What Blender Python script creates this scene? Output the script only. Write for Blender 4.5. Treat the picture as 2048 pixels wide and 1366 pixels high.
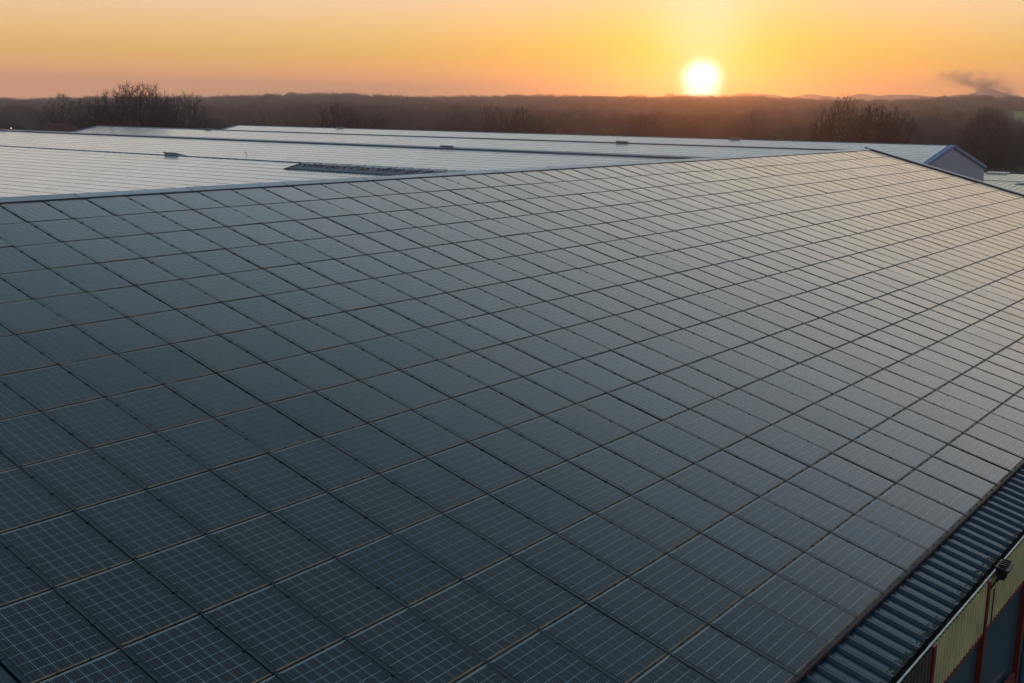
import bpy, bmesh, math, random
import numpy as np
from mathutils import Vector, Matrix

random.seed(7)
rng = np.random.default_rng(7)
scene = bpy.context.scene
for o in list(bpy.data.objects):
    bpy.data.objects.remove(o)
COL = scene.collection
R = math.radians
H = 16.5                      # height of the hall ridge over the yard

# ------------------------------------------------------------------ camera
CAM = Vector((-11.88675, -22.62713, 2.05028 + H))
rows = ((0.6093823668, -0.1555141536, 0.7774757096),
        (-0.7927913158, -0.1338836800, 0.5946066682),
        (0.0116215564, -0.9787188096, -0.2048766242))
cam = bpy.data.cameras.new('camera')
camo = bpy.data.objects.new('camera', cam)
COL.objects.link(camo)
m = Matrix.Identity(4)
for i in range(3):
    m[i][0] = rows[i][0]
    m[i][1] = -rows[i][1]
    m[i][2] = -rows[i][2]
    m[i][3] = CAM[i]
camo.matrix_world = m
cam.sensor_width = 36.0
cam.lens = 2220.903 / 2048 * 36
cam.clip_start = 0.1
cam.clip_end = 20000
scene.camera = camo

# ------------------------------------------------------------------ sky and sun
SUN = Vector((0.88165879, 0.47125705, 0.02438362)).normalized()
SUN_AZ = math.atan2(SUN.y, SUN.x)
world = bpy.data.worlds.new('World')
scene.world = world
world.use_nodes = True


class NT:
    """small helper that wires shader nodes"""
    def __init__(self, tree):
        self.t = tree
        tree.nodes.clear()

    def n(self, kind, **kw):
        nd = self.t.nodes.new(kind)
        for k, v in kw.items():
            setattr(nd, k, v)
        return nd

    def link(self, a, b):
        self.t.links.new(a, b)

    def put(self, sock, v):
        if hasattr(v, 'is_output'):
            self.t.links.new(v, sock)
        elif v is not None:
            if isinstance(v, (tuple, list)) and len(v) == 3 and sock.type == 'RGBA':
                v = (*v, 1)
            sock.default_value = v

    def math(self, op, a, b=None, c=None, clamp=False):
        nd = self.n('ShaderNodeMath', operation=op, use_clamp=clamp)
        self.put(nd.inputs[0], a)
        self.put(nd.inputs[1], b)
        self.put(nd.inputs[2], c)
        return nd.outputs[0]

    def vmath(self, op, a, b=None):
        nd = self.n('ShaderNodeVectorMath', operation=op)
        self.put(nd.inputs[0], a)
        self.put(nd.inputs[1], b)
        return nd.outputs['Value'] if op in ('DOT_PRODUCT', 'LENGTH') else nd.outputs[0]

    def mix(self, f, a, b, mode='MIX'):
        nd = self.n('ShaderNodeMix', data_type='RGBA', blend_type=mode)
        self.put(nd.inputs[0], f)
        self.put(nd.inputs[6], a)
        self.put(nd.inputs[7], b)
        return nd.outputs[2]

    def ramp(self, f, stops, interp='LINEAR'):
        nd = self.n('ShaderNodeValToRGB')
        cr = nd.color_ramp
        cr.interpolation = interp
        while len(cr.elements) < len(stops):
            cr.elements.new(0.5)
        for e, (p, c) in zip(cr.elements, stops):
            e.position = p
            e.color = (*c, 1) if len(c) == 3 else c
        self.put(nd.inputs[0], f)
        return nd.outputs[0]

    def maprange(self, v, a, b, c, d, smooth=False):
        nd = self.n('ShaderNodeMapRange', interpolation_type='SMOOTHSTEP' if smooth else 'LINEAR')
        self.put(nd.inputs[0], v)
        for i, x in enumerate((a, b, c, d)):
            nd.inputs[i + 1].default_value = x
        return nd.outputs[0]

    def noise(self, vec, scale, detail=3, rough=0.55, dim='3D'):
        nd = self.n('ShaderNodeTexNoise', noise_dimensions=dim)
        self.put(nd.inputs['Vector'], vec)
        nd.inputs['Scale'].default_value = scale
        nd.inputs['Detail'].default_value = detail
        nd.inputs['Roughness'].default_value = rough
        return nd.outputs[0]


def build_sky():
    k = NT(world.node_tree)
    d = k.n('ShaderNodeTexCoord').outputs['Generated']
    d = k.vmath('NORMALIZE', d)
    sep = k.n('ShaderNodeSeparateXYZ')
    k.link(d, sep.inputs[0])
    z = sep.outputs[2]
    # elevation ramp (position = sin of the elevation)
    base = k.ramp(k.math('MAXIMUM', z, 0.0), [
        (0.00, (2.000, 0.930, 0.400)),
        (0.020, (1.850, 0.660, 0.130)),
        (0.045, (1.130, 0.635, 0.060)),
        (0.10, (1.000, 0.720, 0.500)),
        (0.17, (1.440, 1.130, 0.780)),
        (0.26, (1.500, 1.360, 1.230)),
        (0.40, (0.750, 0.900, 1.040)),
        (0.60, (0.225, 0.345, 0.430)),
        (1.00, (0.120, 0.195, 0.255))])
    # away from the sun the low sky turns duller and bluer
    hd = k.vmath('DOT_PRODUCT', d, (math.cos(SUN_AZ), math.sin(SUN_AZ), 0))
    back = k.ramp(k.math('MAXIMUM', z, 0.0), [
        (0.00, (0.330, 0.230, 0.220)),
        (0.12, (0.330, 0.270, 0.270)),
        (0.30, (0.350, 0.390, 0.450)),
        (0.60, (0.230, 0.330, 0.410)),
        (1.00, (0.150, 0.240, 0.310))])
    col = k.mix(k.maprange(hd, -0.3, 0.85, 0, 1, True), back, base)
    # physical sky for the blue of the upper dome
    sky = k.n('ShaderNodeTexSky', sky_type='NISHITA')
    sky.sun_disc = False
    sky.sun_elevation = math.asin(SUN.z)
    sky.sun_rotation = math.pi / 2 - SUN_AZ
    sky.dust_density = 2.0
    sk = k.vmath('MULTIPLY', sky.outputs[0], (0.012, 0.012, 0.012))
    col = k.vmath('ADD', col, sk)
    # glow round the sun
    lat = k.vmath('DOT_PRODUCT', d, (math.sin(SUN_AZ), -math.cos(SUN_AZ), 0))
    ver = k.math('SUBTRACT', z, SUN.z)
    front = k.maprange(hd, 0.2, 0.7, 0, 1, True)
    deg = 180 / math.pi

    def ang(kv):
        a = k.math('MULTIPLY', lat, lat)
        b = k.math('MULTIPLY', ver, kv)
        return k.math('MULTIPLY', k.math('SQRT', k.math('ADD', a, k.math('MULTIPLY', b, b))), deg)

    def glow(s, sigma, power, colr):
        e = k.math('EXPONENT', k.math('MULTIPLY', k.math('POWER', k.math('DIVIDE', s, sigma), power), -1.0))
        e = k.math('MULTIPLY', e, front)
        v = k.n('ShaderNodeVectorMath', operation='SCALE')
        v.inputs[0].default_value = colr
        k.link(e, v.inputs[3])
        return v.outputs[0]
    s1, s2, s3 = ang(1.0), ang(0.72), ang(0.5)
    for g in (glow(s1, 0.86, 3.0, (6.0, 5.5, 5.0)),
              glow(s1, 1.6, 1.4, (-0.12, -0.10, -0.12)),
              glow(s2, 3.4, 1.5, (-0.12, 0.16, -0.12)),
              glow(s3, 2.2, 1.6, (-0.12, 0.20, 0.70)),
              glow(s2, 7.5, 1.3, (-0.12, -0.12, -0.12)),
              glow(s2, 18.0, 1.5, (-0.08, 0.0, -0.08))):
        col = k.vmath('ADD', col, g)
    col = k.vmath('MAXIMUM', col, (0.005, 0.005, 0.005))
    # below the horizon: dim ground tone
    col = k.mix(k.maprange(z, -0.02, 0.0, 0, 1), (0.05, 0.045, 0.045), col)
    bg = k.n('ShaderNodeBackground')
    k.link(col, bg.inputs[0])
    bg.inputs[1].default_value = 1.0
    out = k.n('ShaderNodeOutputWorld')
    k.link(bg.outputs[0], out.inputs[0])


build_sky()
sun = bpy.data.lights.new('sun', 'SUN')
sun.energy = 0.6
sun.angle = R(0.6)
sun.color = (1.0, 0.27, 0.01)
suno = bpy.data.objects.new('sun', sun)
COL.objects.link(suno)
suno.rotation_euler = SUN.to_track_quat('Z', 'Y').to_euler()
suno.location = (0, 0, 60)

scene.view_settings.view_transform = 'Standard'
scene.view_settings.look = 'None'
scene.view_settings.exposure = 0.0
scene.view_settings.gamma = 1.0
scene.view_settings.use_curve_mapping = False
scene.render.engine = 'CYCLES'
scene.cycles.use_denoising = True
scene.cycles.max_bounces = 6
scene.cycles.volume_bounces = 0
scene.cycles.transparent_max_bounces = 8


# ------------------------------------------------------------------ materials
def mat(name, color, rough=0.6, metal=0.0, coat=0.0, coat_rough=0.1, ior=1.5, spec=0.5,
        var=0.0, var_scale=2.0, bump=0.0, bump_scale=20.0):
    mt = bpy.data.materials.new(name)
    mt.use_nodes = True
    k = NT(mt.node_tree)
    p = k.n('ShaderNodeBsdfPrincipled')
    out = k.n('ShaderNodeOutputMaterial')
    k.link(p.outputs[0], out.inputs[0])
    co = k.n('ShaderNodeTexCoord').outputs['Object']
    if var:
        nz = k.noise(co, var_scale, 4)
        f = k.maprange(nz, 0.3, 0.7, 1 - var, 1 + var)
        v = k.n('ShaderNodeVectorMath', operation='SCALE')
        v.inputs[0].default_value = color
        k.link(f, v.inputs[3])
        k.link(v.outputs[0], p.inputs['Base Color'])
    else:
        p.inputs['Base Color'].default_value = (*color, 1)
    p.inputs['Roughness'].default_value = rough
    p.inputs['Metallic'].default_value = metal
    p.inputs['IOR'].default_value = ior
    p.inputs['Specular IOR Level'].default_value = spec
    p.inputs['Coat Weight'].default_value = coat
    p.inputs['Coat Roughness'].default_value = coat_rough
    if bump:
        b = k.n('ShaderNodeBump')
        b.inputs['Strength'].default_value = bump
        b.inputs['Distance'].default_value = 0.02
        k.link(k.noise(co, bump_scale, 4), b.inputs['Height'])
        k.link(b.outputs[0], p.inputs['Normal'])
    return mt


def panel_mat(name, color, dust, rough, ior, busbars=False, dust_sheen_col=(0.30, 0.28, 0.25)):
    """glass fronted photovoltaic surface: tint differs from panel to panel, thin dust film in streaks (on far panels it carries sky sheen)"""
    mt = bpy.data.materials.new(name)
    mt.use_nodes = True
    k = NT(mt.node_tree)
    p = k.n('ShaderNodeBsdfPrincipled')
    out = k.n('ShaderNodeOutputMaterial')
    k.link(p.outputs[0], out.inputs[0])
    tc = k.n('ShaderNodeTexCoord')
    geo = k.n('ShaderNodeNewGeometry')
    oi = k.n('ShaderNodeObjectInfo')
    at = k.n('ShaderNodeAttribute', attribute_name='tint')
    r = k.math('FRACT', k.math('ADD', oi.outputs['Random'], at.outputs['Fac']))
    tint = k.ramp(r, [(0.0, (0.70, 0.88, 1.15)), (0.35, (1.0, 1.0, 1.0)), (0.7, (1.25, 1.02, 0.92)), (1.0, (0.85, 1.08, 1.25))])
    # cells differ a little from each other
    cellr = k.maprange(geo.outputs['Random Per Island'], 0, 1, 0.75, 1.25)
    v = k.n('ShaderNodeVectorMath', operation='SCALE')
    k.link(tint, v.inputs[0])
    k.link(cellr, v.inputs[3])
    col = k.vmath('MULTIPLY', v.outputs[0], color)
    pos = geo.outputs['Position']
    if busbars:
        sp = k.n('ShaderNodeSeparateXYZ')
        k.link(tc.outputs['UV'], sp.inputs[0])
        w = k.math('FRACT', k.math('MULTIPLY', sp.outputs[0], 3.0))
        line = k.math('LESS_THAN', k.math('ABSOLUTE', k.math('SUBTRACT', w, 0.5)), 0.045)
        col = k.mix(k.math('MULTIPLY', line, 0.6), col, (0.13, 0.14, 0.14))
    mp = k.n('ShaderNodeMapping')
    mp.inputs['Scale'].default_value = (1.6, 0.35, 0.35)
    k.link(pos, mp.inputs[0])
    d1 = k.noise(mp.outputs[0], 1.2, 5, 0.6)
    d2 = k.noise(pos, 0.10, 3, 0.5)
    df = k.math('MULTIPLY', k.maprange(d1, 0.3, 0.75, 0.3, 1.3), k.maprange(d2, 0.3, 0.7, 0.6, 1.4))
    df = k.math('MULTIPLY', df, dust, clamp=True)
    col = k.mix(df, col, dust_sheen_col)
    k.link(col, p.inputs['Base Color'])
    k.link(k.maprange(d1, 0.2, 0.8, rough - 0.04, rough + 0.06), p.inputs['Roughness'])
    p.inputs['IOR'].default_value = ior
    b = k.n('ShaderNodeBump')
    b.inputs['Strength'].default_value = 0.06
    b.inputs['Distance'].default_value = 0.01
    k.link(k.noise(pos, 2.2, 2), b.inputs['Height'])
    k.link(b.outputs[0], p.inputs['Normal'])
    return mt


M = {}
M['cell'] = panel_mat('cell_glass', (0.0045, 0.0092, 0.0130), 0.012, 0.16, 1.50, busbars=True)
M['sheet'] = panel_mat('backsheet_glass', (0.42, 0.52, 0.53), 0.02, 0.16, 1.50)
M['frame'] = panel_mat('panel_edge', (0.008, 0.012, 0.016), 0.012, 0.18, 1.50)
M['lip'] = mat('dirty_panel_lip', (0.21, 0.145, 0.085), 0.75, var=0.55, var_scale=1.7)
M['pale_edge'] = mat('pale_panel_edge', (0.23, 0.27, 0.27), 0.45, var=0.3, var_scale=2)
M['rail'] = mat('dark_rail', (0.015, 0.028, 0.038), 0.4, 0.2, var=0.3, var_scale=3)
M['under'] = mat('under_roof', (0.012, 0.014, 0.016), 0.7, var=0.3)
M['black'] = mat('black_paint', (0.010, 0.010, 0.011), 0.5)
M['cap'] = mat('ridge_cap_metal', (0.19, 0.245, 0.30), 0.36, 0.35, var=0.16, var_scale=0.9, bump=0.05, bump_scale=3)
M['verge'] = mat('verge_metal', (0.46, 0.45, 0.45), 0.4, 0.3, var=0.15)
M['verge_dark'] = mat('verge_dark', (0.030, 0.052, 0.072), 0.45, 0.2, var=0.2)
M['rust'] = mat('brown_flashing', (0.065, 0.035, 0.028), 0.7, var=0.4)
M['eave'] = mat('eave_sheet_paint', (0.006, 0.028, 0.048), 0.25, 0.0, var=0.25, var_scale=1.6, bump=0.06, bump_scale=6)
M['gutter'] = mat('gutter_inside', (0.026, 0.024, 0.020), 0.85, var=0.5, var_scale=8)
M['gutter_lip'] = mat('gutter_lip', (0.36, 0.42, 0.41), 0.4, 0.3, var=0.25, var_scale=6)
M['litter'] = mat('leaf_litter', (0.042, 0.032, 0.020), 0.9, var=0.6, var_scale=15)
M['moss'] = mat('moss', (0.040, 0.042, 0.022), 0.95, var=0.5, var_scale=15)
M['yellow'] = mat('yellow_cladding', (0.48, 0.44, 0.22), 0.55, var=0.22, var_scale=2.5)
M['brown_clad'] = mat('brown_cladding', (0.060, 0.052, 0.040), 0.6, var=0.3, var_scale=3)
M['red'] = mat('red_trim', (0.16, 0.022, 0.016), 0.5, var=0.3, var_scale=4)
M['window'] = mat('window_glass', (0.032, 0.080, 0.105), 0.16, ior=1.5, var=0.12, var_scale=0.7)
M['pipe'] = mat('blue_downpipe', (0.060, 0.125, 0.175), 0.42, var=0.15)
M['lens'] = mat('lamp_glass', (0.02, 0.022, 0.023), 0.08)
M['wall_grey'] = mat('grey_wall', (0.27, 0.315, 0.40), 0.7, var=0.04, var_scale=0.12)
M['blue'] = mat('blue_metal', (0.018, 0.135, 0.33), 0.55, 0.0, var=0.12, var_scale=0.5)
M['blue_dull'] = mat('dull_blue_metal', (0.085, 0.150, 0.200), 0.42, 0.2, var=0.2, var_scale=0.6)
M['vent'] = mat('vent_metal', (0.28, 0.35, 0.38), 0.45, 0.2, var=0.15)
M['vent_lid'] = mat('vent_lid', (0.34, 0.36, 0.36), 0.45, 0.1, var=0.15)
M['pale_roof'] = mat('pale_sheet_roof', (0.82, 0.68, 0.48), 0.42, 0.0, spec=0.5, var=0.12, var_scale=0.3)
M['teal_clad'] = mat('teal_cladding', (0.06, 0.12, 0.15), 0.5, var=0.1)
M['tile'] = mat('tile_roof', (0.090, 0.034, 0.020), 0.8, var=0.3)
M['render_wall'] = mat('house_wall', (0.26, 0.20, 0.15), 0.8, var=0.1)
M['bark'] = mat('bark', (0.026, 0.021, 0.018), 0.9, var=0.25, var_scale=0.6)
M['twig'] = mat('twig', (0.034, 0.027, 0.024), 0.9, var=0.35, var_scale=0.15)
def wood_mat(name, c0, c1, c2):
    mt = bpy.data.materials.new(name)
    mt.use_nodes = True
    k = NT(mt.node_tree)
    p = k.n('ShaderNodeBsdfPrincipled')
    out = k.n('ShaderNodeOutputMaterial')
    k.link(p.outputs[0], out.inputs[0])
    pos = k.n('ShaderNodeNewGeometry').outputs['Position']
    rnd = k.n('ShaderNodeObjectInfo').outputs['Random']
    f = k.math('ADD', k.noise(pos, 0.012, 3), k.math('MULTIPLY', k.math('SUBTRACT', rnd, 0.5), 0.45))
    k.link(k.ramp(f, [(0.25, c0), (0.5, c1), (0.72, c2)]), p.inputs['Base Color'])
    p.inputs['Roughness'].default_value = 0.95
    return mt


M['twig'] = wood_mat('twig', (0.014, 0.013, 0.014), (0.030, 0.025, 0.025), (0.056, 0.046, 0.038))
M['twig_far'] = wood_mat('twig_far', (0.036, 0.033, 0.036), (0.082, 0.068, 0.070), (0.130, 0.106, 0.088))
M['leaf_young'] = mat('young_leaf', (0.115, 0.125, 0.022), 0.7, var=0.3, var_scale=0.8)
M['needle'] = mat('needle', (0.020, 0.026, 0.020), 0.9, var=0.3, var_scale=0.5)
M['asphalt'] = mat('asphalt', (0.045, 0.046, 0.048), 0.9, var=0.2, var_scale=0.3)


def ground_mat():
    mt = bpy.data.materials.new('ground')
    mt.use_nodes = True
    k = NT(mt.node_tree)
    p = k.n('ShaderNodeBsdfPrincipled')
    out = k.n('ShaderNodeOutputMaterial')
    k.link(p.outputs[0], out.inputs[0])
    pos = k.n('ShaderNodeNewGeometry').outputs['Position']
    n1 = k.noise(pos, 0.004, 4)
    n2 = k.noise(pos, 0.06, 5)
    c = k.ramp(n1, [(0.35, (0.040, 0.035, 0.026)), (0.55, (0.050, 0.050, 0.026)), (0.7, (0.042, 0.036, 0.030))])
    v = k.n('ShaderNodeVectorMath', operation='SCALE')
    k.link(c, v.inputs[0])
    k.link(k.maprange(n2, 0.3, 0.7, 0.7, 1.3), v.inputs[3])
    k.link(v.outputs[0], p.inputs['Base Color'])
    p.inputs['Roughness'].default_value = 0.95
    return mt


M['ground'] = ground_mat()
M['field'] = mat('green_field', (0.045, 0.150, 0.016), 0.9, var=0.25, var_scale=0.03)
M['lawn'] = mat('lawn', (0.022, 0.048, 0.014), 0.9, var=0.3, var_scale=0.1)
M['mountain'] = mat('mountain', (0.050, 0.048, 0.050), 0.95, var=0.2, var_scale=0.004)


# ------------------------------------------------------------------ object helpers
def empty(name, loc, label, cat, group=None):
    o = bpy.data.objects.new(name, None)
    COL.objects.link(o)
    o.location = loc
    o.empty_display_size = 0.5
    o['label'] = label
    o['category'] = cat
    if group:
        o['group'] = group
    return o


def link(name, mesh, parent=None, loc=None, rot=None):
    o = bpy.data.objects.new(name, mesh)
    COL.objects.link(o)
    if parent is not None:
        o.parent = parent
    if loc is not None:
        o.location = loc
    if rot is not None:
        o.rotation_euler = rot
    return o


class MB:
    """collects polygons (world coordinates) and links them as one mesh object"""
    def __init__(self):
        self.v, self.f, self.m, self.mats = [], [], [], []

    def mi(self, m_):
        if m_ not in self.mats:
            self.mats.append(m_)
        return self.mats.index(m_)

    def poly(self, pts, m_):
        b = len(self.v)
        self.v.extend([tuple(p) for p in pts])
        self.f.append(tuple(range(b, b + len(pts))))
        self.m.append(self.mi(m_))

    def hexa(self, p, m_, skip=()):
        """p: 8 corners, 0-3 bottom ccw seen from above, 4-7 top"""
        b = len(self.v)
        self.v.extend([tuple(q) for q in p])
        for i, f in enumerate(((3, 2, 1, 0), (4, 5, 6, 7), (0, 1, 5, 4), (1, 2, 6, 5), (2, 3, 7, 6), (3, 0, 4, 7))):
            if i in skip:
                continue
            mm = m_[i] if isinstance(m_, (list, tuple)) else m_
            self.f.append(tuple(b + j for j in f))
            self.m.append(self.mi(mm))

    def box(self, lo, hi, m_, skip=()):
        x0, y0, z0 = lo
        x1, y1, z1 = hi
        self.hexa([(x0, y0, z0), (x1, y0, z0), (x1, y1, z0), (x0, y1, z0),
                   (x0, y0, z1), (x1, y0, z1), (x1, y1, z1), (x0, y1, z1)], m_, skip)

    def fbox(self, fr, lo, hi, m_, skip=()):
        """box in a frame fr(x, y, z) -> world"""
        x0, y0, z0 = lo
        x1, y1, z1 = hi
        self.hexa([fr(*q) for q in ((x0, y0, z0), (x1, y0, z0), (x1, y1, z0), (x0, y1, z0),
                                    (x0, y0, z1), (x1, y0, z1), (x1, y1, z1), (x0, y1, z1))], m_, skip)

    def sweep(self, profile, fr, a, b, m_, close=False):
        """extrude a polyline profile [(p, q)] through fr(t, p, q) for t = a..b"""
        n = len(profile)
        base = len(self.v)
        for t in (a, b):
            for (p_, q_) in profile:
                self.v.append(tuple(fr(t, p_, q_)))
        for i in range(n if close else n - 1):
            j = (i + 1) % n
            self.f.append((base + i, base + j, base + n + j, base + n + i))
            self.m.append(self.mi(m_))

    def tube(self, p0, p1, r0, r1, m_, n=8, cap=True):
        p0, p1 = Vector(p0), Vector(p1)
        d = (p1 - p0).normalized()
        u = d.orthogonal().normalized()
        w = d.cross(u)
        b = len(self.v)
        for (c, r_) in ((p0, r0), (p1, r1)):
            for i in range(n):
                a = 2 * math.pi * i / n
                self.v.append(tuple(c + u * math.cos(a) * r_ + w * math.sin(a) * r_))
        for i in range(n):
            j = (i + 1) % n
            self.f.append((b + i, b + j, b + n + j, b + n + i))
            self.m.append(self.mi(m_))
        if cap:
            self.f.append(tuple(b + i for i in range(n))[::-1])
            self.m.append(self.mi(m_))
            self.f.append(tuple(b + n + i for i in range(n)))
            self.m.append(self.mi(m_))

    def mesh(self, name, off=(0, 0, 0)):
        me = bpy.data.meshes.new(name)
        ox, oy, oz = off
        me.from_pydata([(a - ox, b - oy, c - oz) for a, b, c in self.v], [], self.f)
        for m_ in self.mats:
            me.materials.append(M[m_])
        me.polygons.foreach_set('material_index', self.m)
        me.update()
        return me

    def build(self, name, parent=None, smooth=False):
        off = (0, 0, 0)
        if parent is not None:
            q = parent
            off = Vector((0, 0, 0))
            while q is not None:
                off = off + Vector(q.location)
                q = q.parent
        me = self.mesh(name, off)
        if smooth:
            me.shade_smooth()
        return link(name, me, parent)


def stuff(o):
    o['kind'] = 'stuff'
    return o


def struct(o):
    o['kind'] = 'structure'
    return o


def project(p):
    """photograph pixel (2048 wide) and depth, used only to rank the panels by size"""
    q = Vector(p) - CAM
    c = [sum(rows[i][j] * q[i] for i in range(3)) for j in range(3)]
    return 1024 + 2220.9 * c[0] / c[2], 683 + 2220.9 * c[1] / c[2], c[2]


# ------------------------------------------------------------------ terrain
def interp(x, xs, ys):
    return float(np.interp(x, xs, ys))


AZ_C = 37.409


def px_az(px):
    return AZ_C - math.degrees(math.atan((px - 1024) / 2220.9))


SKY_PX = [0, 100, 370, 600, 700, 900, 1100, 1250, 1400, 1500, 1600, 1650, 1750, 1840, 1900, 2048]
SKY_Y = [200, 199, 196, 195, 193, 195, 196, 197, 199, 199, 202, 204, 205, 200, 197, 197]
_az = [px_az(p) for p in SKY_PX][::-1]
_el = [((205.94 + 0.01187 * p) - y) / 2220.9 / (1 + ((p - 1024) / 2220.9) ** 2) ** 0.5 for p, y in zip(SKY_PX, SKY_Y)][::-1]
CREST = 2300.0
TREE_TOP = 13.0


def crest_z(az):
    return CAM.z + CREST * interp(az, _az, _el) - TREE_TOP


def sstep(a, b, x):
    t = min(1, max(0, (x - a) / (b - a)))
    return t * t * (3 - 2 * t)


def terrain_z(x, y):
    dx, dy = x - CAM.x, y - CAM.y
    r = math.hypot(dx, dy)
    az = math.degrees(math.atan2(dy, dx))
    zc = crest_z(max(0, min(75, az)))
    side = sstep(-60, -10, az) * (1 - sstep(95, 150, az))
    z = zc * sstep(430, CREST, r) * (0.35 + 0.65 * side)
    if r > 450:
        w = min(1, (r - 450) / 500)
        z += w * (2.4 * math.sin(x * 0.0071 + 1.1) * math.cos(y * 0.0058) + 1.7 * math.sin(x * 0.013 - y * 0.011))
    return z * (1 - 0.85 * sstep(CREST + 60, 3000, r))


def build_terrain():
    mb = MB()
    rads = [0.5, 60, 200, 350, 430, 520, 620, 740, 880, 1040, 1220, 1420, 1640, 1880, 2100, 2300, 2420, 2600, 2900, 3300, 4200, 5500]
    azs = list(np.concatenate([np.arange(-180, -10, 8.0), np.arange(-10, 84, 1.0), np.arange(84, 180, 8.0)]))
    n = len(azs)
    vs = []
    for r in rads:
        for a in azs:
            x, y = CAM.x + r * math.cos(R(a)), CAM.y + r * math.sin(R(a))
            vs.append((x, y, terrain_z(x, y)))
    fs = []
    for i in range(len(rads) - 1):
        for j in range(n):
            k = (j + 1) % n
            fs.append((i * n + j, (i + 1) * n + j, (i + 1) * n + k, i * n + k))
    fs.append(tuple(range(n)))
    me = bpy.data.meshes.new('ground')
    me.from_pydata(vs, [], fs)
    me.materials.append(M['ground'])
    me.shade_smooth()
    struct(link('ground', me))


build_terrain()

# yard round the halls
mb = MB()
mb.poly([(-60, -70, 0.02), (330, -70, 0.02), (330, 30, 0.02), (-60, 30, 0.02)], 'asphalt')
struct(mb.build('yard'))
mb = MB()
mb.poly([(300, -20, 0.04), (345, -20, 0.04), (345, 75, 0.04), (300, 75, 0.04)], 'lawn')
struct(mb.build('lawn'))


def build_field():
    # a green meadow on the far slope
    vs, fs = [], []
    azs = np.linspace(px_az(2075), px_az(1985), 14)
    rs = np.linspace(960, 1340, 10)
    for r in rs:
        for i, a in enumerate(azs):
            x, y = CAM.x + r * math.cos(R(a)), CAM.y + r * math.sin(R(a))
            vs.append((x, y, terrain_z(x, y) + 3.0))
    for i in range(len(rs) - 1):
        for j in range(len(azs) - 1):
            a = i * len(azs) + j
            fs.append((a, a + len(azs), a + len(azs) + 1, a + 1))
    me = bpy.data.meshes.new('field')
    me.from_pydata(vs, [], fs)
    me.materials.append(M['field'])
    struct(link('field', me))


build_field()


def build_mountains():
    px = [1380, 1440, 1460, 1478, 1495, 1530, 1560, 1580, 1592, 1605, 1620, 1640, 1660, 1690, 1705, 1720, 1735, 1755, 1775, 1800, 1820, 1850, 1880, 1905, 1920, 1932, 1945, 1960, 1975, 1990, 2048, 2200]
    yy = [202, 196, 188, 187, 189, 190.5, 196, 193, 189.5, 189, 192, 193.5, 196.5, 190, 189, 191, 193, 191, 191, 190.5, 193, 195, 193, 190, 187, 181, 178.5, 181, 187, 193, 199, 204]
    D = 4700.0
    vs, fs = [], []
    P = np.linspace(1380, 2200, 165)
    prof = [(-720, 0.0), (-420, 0.34), (-200, 0.68), (-70, 0.92), (0, 1.0), (80, 0.9), (350, 0.5), (720, 0.0)]
    for p in P:
        y = float(np.interp(p, px, yy)) + 0.25 * math.sin(p * 0.31)
        el = ((205.94 + 0.01187 * p) - y) / 2220.9 / math.sqrt(1 + ((p - 1024) / 2220.9) ** 2)
        a = px_az(p)
        top = CAM.z + D * el
        for dr, w in prof:
            r = D + dr
            vs.append((CAM.x + r * math.cos(R(a)), CAM.y + r * math.sin(R(a)), -3 + (top + 3) * w))
    n = len(prof)
    for i in range(len(P) - 1):
        for j in range(n - 1):
            fs.append((i * n + j, i * n + j + 1, (i + 1) * n + j + 1, (i + 1) * n + j))
    me = bpy.data.meshes.new('mountains')
    me.from_pydata(vs, [], fs)
    me.materials.append(M['mountain'])
    me.shade_smooth()
    struct(link('mountains', me))


build_mountains()

# ------------------------------------------------------------------ the near hall
TH = math.asin(0.248776)
CT, ST = math.cos(TH), math.sin(TH)
PB = 1.23405            # panel pitch down the slope
NROW = 15
C0, C1 = -7, 51


def roof(u, v, h=0.0):
    """u along the ridge, v down the slope, h above the panel plane"""
    return (u, -v * CT - h * ST, H - v * ST + h * CT)


hall = empty('solar_hall', (22, -9, 0), 'long near hall whose whole slope is covered by dark solar panels', 'building')
HB = Vector(hall.location)
YW = -18.79

# under-roof deck and the hidden rear slope, walls
mb = MB()
mb.fbox(lambda x, y, z: roof(x, y, z), (C0 - 0.02, 0.0, -0.16), (C1 + 0.02, 15 * PB + 0.02, -0.10), 'under')
mb.build('roof_deck', hall)
mb = MB()
mb.hexa([(C0, 0.02, H - 0.2), (C1, 0.02, H - 0.2), (C1, 18, H - 4.8), (C0, 18, H - 4.8),
         (C0, 0.02, H - 0.12), (C1, 0.02, H - 0.12), (C1, 18, H - 4.7), (C0, 18, H - 4.7)], 'under')
mb.build('rear_roof', hall)
for gx, tx in ((C0 + 0.05, 0.2), (C1 - 0.25, 0.2)):
    mb = MB()
    pts = [(YW + 0.02, 0), (17.9, 0), (17.9, H - 4.85), (0.0, H - 0.22), (YW + 0.02, H - 5.0)]
    a = [(gx, y, z) for y, z in pts]
    b = [(gx + tx, y, z) for y, z in pts]
    mb.poly(a, 'brown_clad')
    mb.poly(b[::-1], 'brown_clad')
    for i in range(5):
        j = (i + 1) % 5
        mb.poly([a[i], b[i], b[j], a[j]], 'brown_clad')
    mb.build('gable_wall', hall)
mb = MB()
mb.box((C0 + 0.3, 17.7, 0), (C1 - 0.3, 17.9, H - 4.85), 'brown_clad')
mb.build('rear_wall', hall)

# ---- solar panels
CELL = 0.1468
GX0 = (1.0 - 6 * CELL) / 2
GY0 = 0.028
SLAB_X = 0.0180            # half width left for the cover rail


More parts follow.
